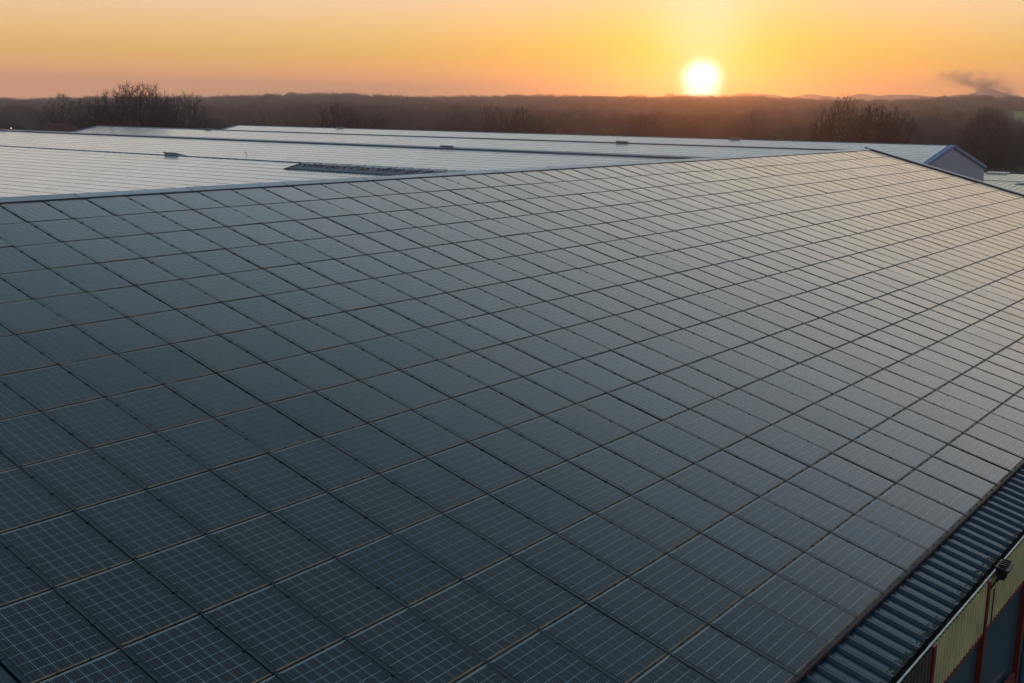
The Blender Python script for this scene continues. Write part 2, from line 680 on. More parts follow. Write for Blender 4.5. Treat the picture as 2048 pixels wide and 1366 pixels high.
def panel_mesh():
    mb = MB()
    x0, x1 = SLAB_X, 1 - SLAB_X
    y0, y1 = -(PB - 0.024), -0.006
    # glass body with dark edges
    mb.box((x0, y0, -0.035), (x1, y1, 0.0), 'frame', skip=(0,))
    # pale backsheet seen between the cells
    mb.poly([(GX0 + 0.003, -(GY0 + 8 * CELL) + 0.003, 0.0012), (GX0 + 6 * CELL - 0.003, -(GY0 + 8 * CELL) + 0.003, 0.0012),
             (GX0 + 6 * CELL - 0.003, -GY0 + 0.004, 0.0012), (GX0 + 0.003, -GY0 + 0.004, 0.0012)], 'sheet')
    # pale upper edge strip, dirty lower lip, dark step behind the lip
    mb.box((x0 + 0.004, -0.020, 0.0), (x1 - 0.004, -0.009, 0.004), 'pale_edge', skip=(0,))
    mb.box((x0, y0 - 0.001, 0.0), (x1, y0 + 0.020, 0.0045), 'lip', skip=(0,))
    mb.box((x0 + 0.002, y0 - 0.022, -0.034), (x1 - 0.002, y0 - 0.001, -0.006), 'rail', skip=(0,))
    return mb


def cell_quads(mb, only=None):
    g = 0.0032
    for i in range(6):
        for j in range(8):
            if only is not None and (i, j) != only:
                continue
            ax, bx = GX0 + i * CELL + g, GX0 + (i + 1) * CELL - g
            ay, by = -(GY0 + (j + 1) * CELL) + g, -(GY0 + j * CELL) - g
            mb.box((ax, ay, 0.0012), (bx, by, 0.0032), 'cell', skip=(0,))
    return mb


def add_cell_uv(me, cellw=CELL):
    uv = me.uv_layers.new(name='UVMap')
    co = np.zeros(len(me.vertices) * 3)
    me.vertices.foreach_get('co', co)
    co = co.reshape(-1, 3)
    li = np.zeros(len(me.loops), dtype=np.int32)
    me.loops.foreach_get('vertex_index', li)
    u = np.stack([(co[li, 0] - GX0) / cellw, (co[li, 1] + GY0) / cellw], 1)
    uv.data.foreach_set('uv', u.ravel())


PM = panel_mesh().mesh('solar_panel')
add_cell_uv(PM)
CM = cell_quads(MB()).mesh('cell_grid')
add_cell_uv(CM)
_cm1 = {}

spots = []
for r in range(NROW):
    for c in range(C0, C1):
        ps = [project(roof(c + a, (r + b) * PB)) for a, b in ((0, 0), (1, 0), (1, 1), (0, 1))]
        area = 0.5 * abs(sum(ps[i][0] * ps[(i + 1) % 4][1] - ps[(i + 1) % 4][0] * ps[i][1] for i in range(4))) if all(p_[2] > 1 for p_ in ps) else 0
        cx = sum(p_[0] for p_ in ps) / 4
        cy = sum(p_[1] for p_ in ps) / 4
        ins = -150 < cx < 2200 and -100 < cy < 1500
        full = 60 < cx < 2000 and 0 < cy < 1330
        spots.append((area if ins else 0, r, c, full, area))
spots.sort(key=lambda s: -s[0])
near_full = [s for s in spots if s[3]][:6]
near_keys = {(s[1], s[2]) for s in near_full}
jit = random.Random(3)


def panel_matrix(r, c):
    rx = TH + R(jit.gauss(0, 0.14))
    ry = R(jit.gauss(0, 0.15))
    return Vector(roof(c, r * PB)) , (rx, ry, R(jit.gauss(0, 0.05)))


for s in spots[:300]:
    r, c = s[1], s[2]
    loc, rot = panel_matrix(r, c)
    p = link('solar_panel', PM, hall, loc - HB, rot)
    if (r, c) in near_keys:
        for i in range(6):
            for j in range(8):
                if (i, j) not in _cm1:
                    me = cell_quads(MB(), (i, j)).mesh('solar_cell')
                    add_cell_uv(me)
                    _cm1[(i, j)] = me
                link('solar_cell', _cm1[(i, j)], p)
    else:
        stuff(link('cell_grid', CM, p))


def join_panels(items, name, parent):
    """the panels past the 300th as one mesh"""
    tmpl = panel_mesh()
    cell_quads(tmpl)
    tv = np.array(tmpl.v)
    n = len(tv)
    lens = np.array([len(f) for f in tmpl.f])
    flat = np.concatenate([np.array(f) for f in tmpl.f])
    V, tint = [], []
    for s in items:
        loc, rot = panel_matrix(s[1], s[2])
        mt = Matrix.LocRotScale(loc - HB, __import__('mathutils').Euler(rot), None)
        A = np.array(mt)
        V.append(tv @ A[:3, :3].T + A[:3, 3])
        tint.append(np.full(n, jit.random()))
    k = len(items)
    V = np.concatenate(V)
    me = bpy.data.meshes.new(name)
    me.vertices.add(len(V))
    me.vertices.foreach_set('co', V.ravel())
    loops = np.concatenate([flat + i * n for i in range(k)]).astype(np.int32)
    me.loops.add(len(loops))
    me.loops.foreach_set('vertex_index', loops)
    L = np.tile(lens, k)
    me.polygons.add(len(L))
    me.polygons.foreach_set('loop_start', np.concatenate([[0], np.cumsum(L)[:-1]]).astype(np.int32))
    me.polygons.foreach_set('material_index', np.tile(np.array(tmpl.m), k).astype(np.int32))
    for m_ in tmpl.mats:
        me.materials.append(M[m_])
    me.update(calc_edges=True)
    me.shade_flat()
    at = me.attributes.new('tint', 'FLOAT', 'POINT')
    at.data.foreach_set('value', np.concatenate(tint))
    uv = me.uv_layers.new(name='UVMap')
    u1 = np.stack([(tv[flat, 0] - GX0) / CELL, (tv[flat, 1] + GY0) / CELL], 1)
    uv.data.foreach_set('uv', np.tile(u1, (k, 1)).ravel())
    return stuff(link(name, me, parent))


join_panels(spots[300:], 'solar_panel_field', hall)

# ---- cover rails between the panel columns
rm = MB()
rm.box((-0.0125, -15 * PB + 0.005, -0.06), (0.0125, -0.01, 0.008), 'rail')
RM = rm.mesh('cover_rail')
for c in range(C0, C1 + 1):
    link('cover_rail', RM, hall, Vector(roof(c, 0)) - HB, (TH, 0, 0))
# small black clamps on the rails and joints
mb = MB()
for r in range(NROW):
    for c in range(C0, C1 + 1):
        for t in (0.22, 0.60, 0.97):
            v = (r + t) * PB
            mb.fbox(lambda x, y, z: roof(x, y, z), (c - 0.026, v - 0.013, 0.0), (c + 0.026, v + 0.013, 0.015), 'rail', skip=(0,))
        if c < C1:
            for t in (0.32, 0.68):
                v = (r + 1) * PB - 0.018
                mb.fbox(lambda x, y, z: roof(x, y, z), (c + t - 0.014, v - 0.012, -0.02), (c + t + 0.014, v + 0.012, 0.009), 'black', skip=(0,))
stuff(mb.build('panel_clamps', hall))

# ---- ridge cap in sections
u = C0 - 0.08
while u < C1:
    w = min(3.0, C1 + 0.05 - u)
    mb = MB()
    dz = random.uniform(-0.006, 0.006)
    prof = [(0.004, 0.004), (0.004, 0.026), (-0.10, 0.028), (-0.27, 0.032 + dz)]
    mb.sweep(prof, lambda t, p_, q_: roof(t, p_, q_), u + 0.004, u + w - 0.004, 'cap')
    x_, y_, z_ = roof(u, -0.27, 0.032 + dz)
    mb.poly([(u + 0.004, y_, z_), (u + w - 0.004, y_, z_), (u + w - 0.004, y_ + 0.6, z_ - 0.16), (u + 0.004, y_ + 0.6, z_ - 0.16)], 'cap')
    o = mb.build('ridge_cap', hall)
    mb = MB()
    mb.fbox(lambda x, y, z: roof(x, y, z), (u + 0.01, -0.002, 0.0), (u + w - 0.01, 0.016, 0.020), 'rust', skip=(0,))
    mb.build('ridge_gasket', hall)
    if u > C0:
        mb = MB()
        mb.sweep([(0.010, 0.0), (0.010, 0.031), (-0.10, 0.034), (-0.27, 0.039)], lambda t, p_, q_: roof(t, p_, q_), u - 0.03, u + 0.03, 'cap')
        mb.build('cap_joint', hall)
    u += w

# ---- verges
mb = MB()
mb.fbox(lambda x, y, z: roof(x, y, z), (C1 + 0.03, -0.5, 0.03), (C1 + 0.26, 15 * PB + 0.9, 0.085), 'verge')
mb.build('verge_flashing', hall)
mb = MB()
mb.fbox(lambda x, y, z: roof(x, y, z), (C1 + 0.028, -0.45, -0.25), (C1 + 0.055, 15 * PB + 0.88, 0.028), 'rust')
mb.build('verge_board', hall)
mb = MB()
mb.fbox(lambda x, y, z: roof(x, y, z), (C0 - 0.15, -0.45, -0.22), (C0 - 0.034, 15 * PB + 0.9, -0.012), 'verge_dark')
mb.build('verge_flashing', hall)

# ---- eave: trapezoidal sheet below the last panel row
E0, E1 = 15 * PB - 0.25, 15 * PB + 0.80
RIB = 1.0 / 3
for q in range(C0, C1):
    mb = MB()
    prof = []
    for i in range(3):
        b = q + i * RIB
        prof += [(b, 0), (b + 0.150, 0), (b + 0.158, 0.006), (b + 0.166, 0), (b + 0.215, 0), (b + 0.243, 0.045), (b + 0.250, 0.041), (b + 0.286, 0.041), (b + 0.293, 0.045), (b + 0.297, 0.045), (b + 0.325, 0)]
    prof.append((q + 1.0, 0))
    mb.sweep([(p_ + 0.001, h_) for p_, h_ in prof], lambda t, p_, h_: roof(p_, t, -0.135 + h_), E0, E1, 'eave')
    mb.build('eave_sheet', hall)
# closing trim under the last panel row
mb = MB()
mb.fbox(lambda x, y, z: roof(x, y, z), (C0 + 0.001, 15 * PB - 0.022, -0.085), (C1 - 0.001, 15 * PB + 0.030, -0.012), 'rust')
mb.build('eave_trim', hall)

# ---- gutter
gx0, gx1 = C0, C1
gz = H - 4.99
gi, go = -18.655, -18.775
mb = MB()
mb.sweep([(gi, gz + 0.07), (gi, gz - 0.05), (go, gz - 0.05), (go, gz + 0.085)], lambda t, y, z: (t, y, z), gx0, gx1, 'gutter')
g = mb.build('gutter', hall)
mb = MB()
mb.box((gx0, go - 0.020, gz + 0.086), (gx1, go + 0.003, gz + 0.104), 'gutter_lip')
mb.build('gutter_lip', g)
# leaf litter and moss along the gutter
mb = MB()
lr = random.Random(11)
for i in range(2600):
    x = lr.uniform(-2, 14)
    dens = 0.5 + 0.5 * math.sin(x * 2.1) * math.sin(x * 0.9 + 1)
    if lr.random() > dens:
        continue
    y = lr.uniform(go + 0.01, gi - 0.005)
    z = gz - 0.03 + lr.random() ** 2 * 0.085
    s = lr.uniform(0.012, 0.032)
    a, b, c = lr.uniform(0, 6.3), lr.uniform(-0.7, 0.7), lr.uniform(-0.7, 0.7)
    q = Matrix.LocRotScale(Vector((x, y, z)), __import__('mathutils').Euler((b, c, a)), Vector((s, s * 0.55, s)))
    mb.poly([q @ Vector(p_) for p_ in ((-1, 0, 0), (0, -1, 0.15), (1, 0, 0), (0, 1, 0.15))], 'litter')
for i in range(2200):
    x = lr.uniform(-1, 14)
    if lr.random() > 0.45 + 0.5 * math.sin(x * 3.3 + 2) * math.sin(x * 1.3):
        continue
    v = E1 - 0.01 - lr.random() ** 2 * 0.10
    fx = (x % RIB)
    h = 0.004 + (0.045 if 0.24 < fx < 0.30 else 0)
    px_, py_, pz_ = roof(x, v, -0.135 + h)
    s = lr.uniform(0.006, 0.018)
    mb.poly([(px_ - s, py_ - s, pz_), (px_ + s, py_ - s * 0.6, pz_ + 0.006), (px_ + s * 0.7, py_ + s, pz_ + 0.012), (px_ - s * 0.8, py_ + s * 0.8, pz_ + 0.004)], 'moss')
stuff(mb.build('leaf_litter', g))

# ---- front wall: cladding bays, posts, windows
X0 = 2.48
BAY = 2.68
ztop, zband = H - 4.906, H - 5.745
zsill = H - 9.2
lo, hi = -4, 17
for i in range(lo, hi):
    x = X0 + i * BAY
    # corrugated band
    mb = MB()
    a, b = x + 0.06, x + BAY - 0.06
    n = 17
    w = (b - a) / n
    prof = []
    for j in range(n):
        s = a + j * w
        prof += [(s, 0), (s + w * 0.38, 0), (s + w * 0.5, 0.026), (s + w * 0.88, 0.026)]
    prof.append((b, 0))
    c = 'brown_clad' if i == -1 else 'yellow'
    mb.sweep(prof, lambda t, p_, h_: (p_, YW - h_, t), zband, ztop, c)
    mb.build('cladding_panel', hall)
    # dark red trim under the band, teeth follow the ribs
    mb = MB()
    mb.box((a, YW - 0.034, zband - 0.045), (b, YW + 0.02, zband - 0.001), 'red')
    mb.build('cladding_trim', hall)
    # post
    mb = MB()
    mb.box((x - 0.055, YW - 0.05, zsill), (x + 0.055, YW + 0.04, ztop), 'red')
    mb.build('wall_post', hall)
    # window below
    mb = MB()
    mb.box((a, YW + 0.03, zsill), (b, YW + 0.06, zband - 0.05), 'window')
    wdo = mb.build('window', hall)
    mb = MB()
    mb.box((a, YW - 0.01, zsill - 0.002), (b, YW + 0.028, zsill + 0.06), 'red')
    mb.build('sill', wdo)
    # wall under the window
    mb = MB()
    mb.box((x + 0.001, YW, 0), (x + BAY - 0.001, YW + 0.15, zsill - 0.01), 'brown_clad')
    mb.build('wall', hall)
# red bracket in the second window
mb = MB()
mb.hexa([(6.70, YW - 0.07, H - 7.48), (7.55, YW - 0.07, H - 7.95), (7.55, YW - 0.02, H - 7.95), (6.70, YW - 0.02, H - 7.48),
         (6.70, YW - 0.07, H - 7.36), (7.55, YW - 0.07, H - 7.44), (7.55, YW - 0.02, H - 7.44), (6.70, YW - 0.02, H - 7.36)], 'red')
mb.build('window_bracket', hall)
# downpipe beside the third post
mb = MB()
px_ = X0 + 2 * BAY + 0.22
mb.tube((px_, YW - 0.09, 0), (px_, YW - 0.09, H - 7.25), 0.065, 0.065, 'pipe', 12)
mb.tube((px_, YW - 0.09, H - 7.25), (px_, YW - 0.09, H - 5.3), 0.058, 0.058, 'pipe', 12)
mb.tube((px_, YW - 0.09, H - 7.30), (px_, YW - 0.09, H - 7.22), 0.078, 0.078, 'pipe', 12)
mb.tube((px_, YW - 0.09, H - 5.3), (px_, go + 0.06, H - 5.04), 0.058, 0.05, 'pipe', 12)
mb.build('downpipe', hall)

# floodlight on the wall just under the gutter
fl = empty('floodlight', (5.45, YW - 0.1, H - 5.3), 'black floodlight hanging on the yellow cladding just outside the gutter edge', 'floodlight')
mb = MB()
fx0, fx1 = 5.31, 5.69
fy, fz = -18.93, H - 4.80
mb.hexa([(fx0 + 0.04, fy - 0.05, fz - 0.10), (fx1 - 0.04, fy - 0.05, fz - 0.10), (fx1 - 0.04, fy + 0.05, fz - 0.13), (fx0 + 0.04, fy + 0.05, fz - 0.13),
         (fx0, fy - 0.11, fz + 0.05), (fx1, fy - 0.11, fz + 0.05), (fx1, fy + 0.09, fz + 0.08), (fx0, fy + 0.09, fz + 0.08)], 'black')
for j in range(4):
    s = fx0 + 0.08 + j * 0.085
    mb.box((s, fy - 0.06, fz + 0.07), (s + 0.02, fy + 0.06, fz + 0.10), 'black')
mb.build('housing', fl)
mb = MB()
mb.box((fx0 + 0.05, fy - 0.045, fz - 0.135), (fx1 - 0.05, fy + 0.045, fz - 0.128), 'lens')
mb.build('lamp_glass', fl)
mb = MB()
mb.tube((fx0 - 0.03, fy, fz - 0.02), (fx0 - 0.03, YW, fz - 0.35), 0.014, 0.014, 'black', 6)
mb.tube((fx1 + 0.03, fy, fz - 0.02), (fx1 + 0.03, YW, fz - 0.35), 0.014, 0.014, 'black', 6)
mb.tube((fx0 - 0.04, fy, fz - 0.02), (fx1 + 0.04, fy, fz - 0.02), 0.012, 0.012, 'black', 6)
mb.tube(((fx0 + fx1) / 2, YW - 0.035, fz - 0.36), ((fx0 + fx1) / 2, YW - 0.035, H - 5.74), 0.012, 0.012, 'rust', 6)
mb.build('bracket', fl)

# ------------------------------------------------------------------ factory halls behind
TB = R(11.3)
CB, SB = math.cos(TB), math.sin(TB)
RIDGE_X = [63.6, 107.7, 151.8, 195.9]
HALF = 22.0
ZR = H - 3.4
Y0, Y1 = 37.3, 236.0
PY = 1.22
M['far_panel'] = panel_mat('far_panel_glass', (0.20, 0.22, 0.22), 0.85, 0.22, 1.55, dust_sheen_col=(0.45, 0.46, 0.43))  # pale film puts the bright sky reflected at grazing angles into the colour
HALL_LABEL = ['nearest factory hall behind the near ridge, bare metal strip among its pale panels',
              'second factory hall, pale panelled slope topped by a thick blue ridge line',
              'third factory hall, narrow pale slope topped by a thin grey ridge line',
              'farthest factory hall, grey gable wall with blue verge facing the near hall']
fm = MB()
fm.box((0.008, -PB + 0.085, -0.085), (PY - 0.012, -0.006, 0.0), ['black', 'far_panel', 'black', 'black', 'black', 'black'], skip=(0,))
FM = fm.mesh('solar_panel')
halls = []


def make_hall(k, xr):
    fh = empty('factory_hall', (xr, (Y0 + Y1) / 2, 0), HALL_LABEL[k], 'building', 'factory halls with pale panelled roofs')
    off = Vector(fh.location)

    def fr(y, v, h=0.0):           # near slope: v down towards -x
        return (xr - v * CB - h * SB, y, ZR - v * SB + h * CB)

    def fr2(y, v, h=0.0):          # far slope
        return (xr + v * CB + h * SB, y, ZR - v * SB + h * CB)
    L = HALF / CB
    mb = MB()
    mb.hexa([fr(Y0, L, -0.30), fr(Y0, 0, -0.30), fr(Y1, 0, -0.30), fr(Y1, L, -0.30),
             fr(Y0, L, -0.06), fr(Y0, 0, -0.06), fr(Y1, 0, -0.06), fr(Y1, L, -0.06)], 'under')
    mb.build('roof', fh)
    mb = MB()
    mb.hexa([fr2(Y0, 0, -0.30), fr2(Y0, L, -0.30), fr2(Y1, L, -0.30), fr2(Y1, 0, -0.30),
             fr2(Y0, 0, -0.05), fr2(Y0, L, -0.05), fr2(Y1, L, -0.05), fr2(Y1, 0, -0.05)], 'blue_dull')
    mb.build('roof', fh)
    # gables and side walls
    for y, t in ((Y0 + 0.25, 0.2), (Y1 - 0.45, 0.2)):
        mb = MB()
        pts = [(xr - HALF + 0.2, 0), (xr + HALF - 0.2, 0), (xr + HALF - 0.2, ZR - HALF * math.tan(TB) - 0.25), (xr, ZR - 0.3), (xr - HALF + 0.2, ZR - HALF * math.tan(TB) - 0.25)]
        a = [(px, y, z) for px, z in pts]
        b = [(px, y + t, z) for px, z in pts]
        mb.poly(a, 'wall_grey')
        mb.poly(b[::-1], 'wall_grey')
        for i in range(5):
            j = (i + 1) % 5
            mb.poly([a[i], a[j], b[j], b[i]], 'wall_grey')
        mb.build('gable_wall', fh)
    ze = ZR - HALF * math.tan(TB)
    for sx in ((-1,) if k == 0 else ((1,) if k == 3 else ())):
        mb = MB()
        xx = xr + sx * (HALF - 0.3)
        mb.box((min(xx, xx - sx * 0.2), Y0 + 0.46, 0), (max(xx, xx - sx * 0.2), Y1 - 0.46, ze - 0.3), 'wall_grey')
        mb.build('side_wall', fh)
    # blue verge boards and flashing on both gables
    for y, t in ((Y0 - 0.02, -1), (Y1 + 0.02, 1)):
        for f in (fr, fr2):
            mb = MB()
            ya, yb = sorted((y, y - t * 0.95))
            mb.hexa([f(ya, L + 0.3, 0.01), f(ya, 0, 0.01), f(yb, 0, 0.01), f(yb, L + 0.3, 0.01),
                     f(ya, L + 0.3, 0.10), f(ya, 0, 0.10), f(yb, 0, 0.10), f(yb, L + 0.3, 0.10)], 'blue')
            ya, yb = sorted((y, y + t * 0.05))
            mb.hexa([f(ya, L + 0.3, -0.42), f(ya, 0, -0.42), f(yb, 0, -0.42), f(yb, L + 0.3, -0.42),
                     f(ya, L + 0.3, 0.13), f(ya, 0, 0.13), f(yb, 0, 0.13), f(yb, L + 0.3, 0.13)], 'blue')
            mb.build('verge_flashing', fh)
    # ridge cap
    wcap = (0.10, 0.62, 0.22, 0.12)[k]
    up = (0.05, 0.16, 0.10, 0.07)[k]
    y = Y0
    while y < Y1:
        yb = min(Y1, y + 12.0)
        mb = MB()
        mb.sweep([(wcap, -0.02), (wcap, up), (0.0, up + 0.03)], lambda t, p_, q_: fr(t, p_, q_), y + 0.01, yb - 0.01, 'blue_dull' if k else 'vent')
        mb.sweep([(0.0, up + 0.03), (0.6, up), (0.6, -0.02)], lambda t, p_, q_: fr2(t, p_, q_), y + 0.01, yb - 0.01, 'blue_dull')
        mb.build('ridge_cap', fh)
        y = yb
    if k == 0:
        mb = MB()
        y = Y0 + 1.3
        while y < Y1 - 1:
            mb.fbox(lambda a, b, c: fr(a, b, c), (y - 0.14, 0.02, 0.0), (y + 0.14, 0.10, random.choice((0.0, 0.05, 0.07, 0.075))), 'black')
            y += PY
        stuff(mb.build('ridge_clamps', fh))
    # panels on the slope that faces the near hall
    # panel frame: local x along +y?  local -y runs down the slope
    rot = Matrix(((0, CB, -SB), (1, 0, 0), (0, SB, CB)))
    # columns: local x -> +y, local y -> up the slope (+x), local z -> outward normal
    if rot.determinant() < 0:
        rot = Matrix(((0, CB, -SB), (-1, 0, 0), (0, SB, CB)))
        flip = True
    else:
        flip = False
    items = []
    ncol = int((Y1 - Y0 - 2.2) / PY)
    jr = random.Random(20 + k)
    v0 = wcap + 0.08
    for r in range(17):
        for c in range(ncol):
            y = Y0 + 1.1 + c * PY
            v = v0 + r * PB
            if k == 0 and 0 <= r < 2 and y < 60.5:
                continue
            p = fr(y + PY / 2, v + PB / 2)
            a = project(p)
            vis = -60 < a[0] < 2110
            # hidden behind the near ridge?
            t = (H - 0.0)
            hidden = a[1] > 409.5 - 0.0629 * a[0]
            if k:
                # below the ridge line of the hall in front
                q = CAM + (Vector(p) - CAM) * ((RIDGE_X[k - 1] - CAM.x) / (p[0] - CAM.x))
                hidden = hidden or q.z < ZR
            sz = 1.0 / a[2] ** 2 if (vis and not hidden) else 0
            items.append((sz, r, c, y, v))
    items.sort(key=lambda s: -s[0])
    tv = np.array(fm.v)
    nv = len(tv)
    flat = np.array(fm.f)
    V, tint = [], []
    for idx, (sz, r, c, y, v) in enumerate(items):
        base = Vector(fr(y + (PY if flip else 0), v))
        e = Matrix.Rotation(R(jr.gauss(0, 0.14)), 3, 'X') @ Matrix.Rotation(R(jr.gauss(0, 0.14)), 3, 'Y')
        rm3 = rot @ e
        if idx < 300:
            o = link('solar_panel', FM, fh)
            o.matrix_local = Matrix.Translation(base - off) @ rm3.to_4x4()
        else:
            A = np.array(rm3)
            V.append(tv @ A.T + np.array(base - off))
            tint.append(np.full(nv, jr.random()))
    kk = len(V)
    V = np.concatenate(V)
    me = bpy.data.meshes.new('solar_panel_field')
    F = np.concatenate([flat + i * nv for i in range(kk)])
    me.vertices.add(len(V))
    me.vertices.foreach_set('co', V.ravel())
    me.loops.add(F.size)
    me.loops.foreach_set('vertex_index', F.ravel().astype(np.int32))
    me.polygons.add(len(F))
    me.polygons.foreach_set('loop_start', (np.arange(len(F)) * 4).astype(np.int32))
    me.polygons.foreach_set('material_index', np.tile(np.array(fm.m), kk).astype(np.int32))
    for m_ in fm.mats:
        me.materials.append(M[m_])
    me.update(calc_edges=True)
    me.shade_flat()
    at = me.attributes.new('tint', 'FLOAT', 'POINT')
    at.data.foreach_set('value', np.concatenate(tint))
    stuff(link('solar_panel_field', me, fh))
    if k == 0:
        # strip of bare corrugated sheet where three rows of panels are missing
        ya, yb = 38.4, 60.9
        y = ya
        while y < yb - 0.1:
            y2 = min(yb, y + 2.0)
            mb = MB()
            prof = []
            nrib = 4
            w = (y2 - y) / nrib
            for i in range(nrib):
                s = y + i * w
                prof += [(s, 0), (s + w * 0.62, 0), (s + w * 0.72, 0.15), (s + w * 0.9, 0.15)]
            prof.append((y2, 0))
            mb.sweep([(p_, h_) for p_, h_ in prof], lambda t, p_, h_: fr(p_, t, -0.02 + h_), 0.15, 0.20 + 2 * PB, 'blue_dull')
            mb.build('bare_sheet', fh)
            # crumpled loose flashing along the ridge edge of the bare sheet
            mb = MB()
            r2 = random.Random(int(y * 10))
            mb.hexa([fr(y + 0.1, 0.7, 0.06), fr(y + 0.1, 0.0, 0.10), fr(y2 - 0.1, 0.0, 0.10), fr(y2 - 0.1, 0.8, 0.06),
                     fr(y + 0.1, 0.7, 0.11), fr(y + 0.1, 0.0, 0.15), fr(y2 - 0.1, 0.0, 0.13), fr(y2 - 0.1, 0.8, 0.14)], 'blue_dull')
            mb.build('loose_flashing', fh)
            mb = MB()
            for q in range(3):
                s = r2.uniform(y + 0.1, y2 - 0.5)
                vv = r2.uniform(0.6, 1.5)
                mb.hexa([fr(s, vv + 0.5, 0.08), fr(s + 0.1, vv, 0.08), fr(s + 0.5, vv, 0.08), fr(s + 0.4, vv + 0.5, 0.08),
                         fr(s, vv + 0.5, 0.12), fr(s + 0.1, vv, 0.20), fr(s + 0.5, vv, 0.14), fr(s + 0.4, vv + 0.5, 0.20)], 'rust')
            mb.build('rusty_scrap', fh)
            y = y2
        mb = MB()
        mb.hexa([fr(yb, 0.2 + 2 * PB, 0.0), fr(yb, 0.4, 0.0), fr(yb + 0.35, 0.4, 0.0), fr(yb + 0.35, 0.2 + 2 * PB, 0.0),
                 fr(yb, 0.2 + 2 * PB, 0.07), fr(yb, 0.4, 0.07), fr(yb + 0.35, 0.4, 0.07), fr(yb + 0.35, 0.2 + 2 * PB, 0.07)], 'rust')
        mb.build('edge_board', fh)
    halls.append(fh)
    return fr


frames = [make_hall(k, x) for k, x in enumerate(RIDGE_X)]

# roof vents on the ridges
VENTS = [(0, 81.9, 'large grey roof vent on the nearest factory ridge behind the panels'),
         (1, 79.8, 'grey roof vent on the thick blue ridge of the second factory hall'),
         (2, 78.6, 'small grey roof vent on the thin ridge of the third hall, below the sun'),
         (3, 79.4, 'small pale roof vent on the farthest ridge, against the glowing wood'),
         (2, 190.4, 'pale roof vent at the far end of the third hall ridge, against the wood'),
         (3, 193.2, 'pale roof vent on the farthest ridge, in front of a bushy bare tree'),
         (1, 189.4, 'long pale roof vent at the far end of the second ridge, nearest the small lamp'),
         (1, 199.5, 'low blue roof vent at the far end of the second ridge, beyond the lamp')]
for k, y, lab in VENTS:
    xr = RIDGE_X[k]
    ve = empty('roof_vent', (xr + 0.1, y, ZR + 0.05), lab, 'roof vent', 'vents on the factory ridges')
    top = 0.26

    def fv(x, yy, h):
        return (xr + x * CB, yy, ZR - x * SB + h)
    mb = MB()
    mb.hexa([fv(0.0, y, 0), fv(2.7, y, 0), fv(2.7, y + 2.1, 0), fv(0.0, y + 2.1, 0),
             fv(0.0, y, top), fv(2.7, y, top * 0.55), fv(2.7, y + 2.1, top * 0.55), fv(0.0, y + 2.1, top)], 'vent')
    mb.build('curb', ve)
    mb = MB()
    mb.hexa([fv(-0.12, y - 0.1, top), fv(2.85, y - 0.1, top * 0.55), fv(2.85, y + 2.2, top * 0.55), fv(-0.12, y + 2.2, top),
             fv(-0.12, y - 0.1, top + 0.07), fv(2.85, y - 0.1, top * 0.55 + 0.07), fv(2.85, y + 2.2, top * 0.55 + 0.07), fv(-0.12, y + 2.2, top + 0.07)], 'vent_lid')
    mb.build('lid', ve)
# little warm lamp on the second ridge
M['lamp_on'] = bpy.data.materials.new('lamp_on')
M['lamp_on'].use_nodes = True
k_ = NT(M['lamp_on'].node_tree)
em = k_.n('ShaderNodeEmission')
em.inputs[0].default_value = (1, 0.72, 0.42, 1)
em.inputs[1].default_value = 2.2
o_ = k_.n('ShaderNodeOutputMaterial')
k_.link(em.outputs[0], o_.inputs[0])
lp = empty('roof_lamp', (107.7, 197.0, ZR), 'small lit lamp glowing between two vents on the second ridge', 'lamp')
mb = MB()
mb.tube((107.7, 197.0, ZR), (107.7, 197.0, ZR + 0.35), 0.06, 0.05, 'black', 6)
mb.build('post', lp)
bm = bmesh.new()
bmesh.ops.create_icosphere(bm, subdivisions=1, radius=0.11, matrix=Matrix.Translation((0, 0, 0.5)))
me = bpy.data.meshes.new('bulb')
bm.to_mesh(me)
me.materials.append(M['lamp_on'])
link('bulb', me, lp)

# small hooks and a loose pole on the panels
for (k, y, v, lab) in ((1, 113.2, 9.0, 'small dark hook standing on the pale panels, upper of two'),
                       (1, 113.9, 13.3, 'small dark hook standing on the pale panels, lower of two near the bare sheet'),
                       (1, 190.0, 19.5, 'small dark hook beside the dashed ridge, far from the others')):
    fr = frames[k]
    h = empty('roof_hook', fr(y, v, 0.0), lab, 'hook', 'hooks on the pale panels')
    mb = MB()
    p = Vector(fr(y, v, 0.0))
    mb.tube(p, p + Vector((0, 0.1, 0.28)), 0.05, 0.05, 'black', 5)
    mb.tube(p + Vector((0, 0.1, 0.28)), p + Vector((-0.1, 0.35, 0.38)), 0.05, 0.04, 'black', 5)
    mb.build('rod', h)
fr = frames[0]
mb = MB()
mb.tube(fr(122.8, 5.2, 0.12), fr(121.0, 2.6, 0.12), 0.045, 0.045, 'rust', 6)
o = mb.build('loose_pole')
o['label'] = 'dark pole lying across the pale panels of the nearest factory slope'
o['category'] = 'pole'

# ------------------------------------------------------------------ low pale hall at the right
lh = empty('low_hall', (245, 25, 0), 'low building with pale sheet roof and blue eave behind the grey gable', 'building')
LX0, LX1 = 224.0, 262.0
LZ0, LZ1 = H - 13.05, H - 11.2


def flow(x, y, h=0.0):
    t = (x - LX0) / (LX1 - LX0)
    return (x, y, LZ0 + (LZ1 - LZ0) * t + h)


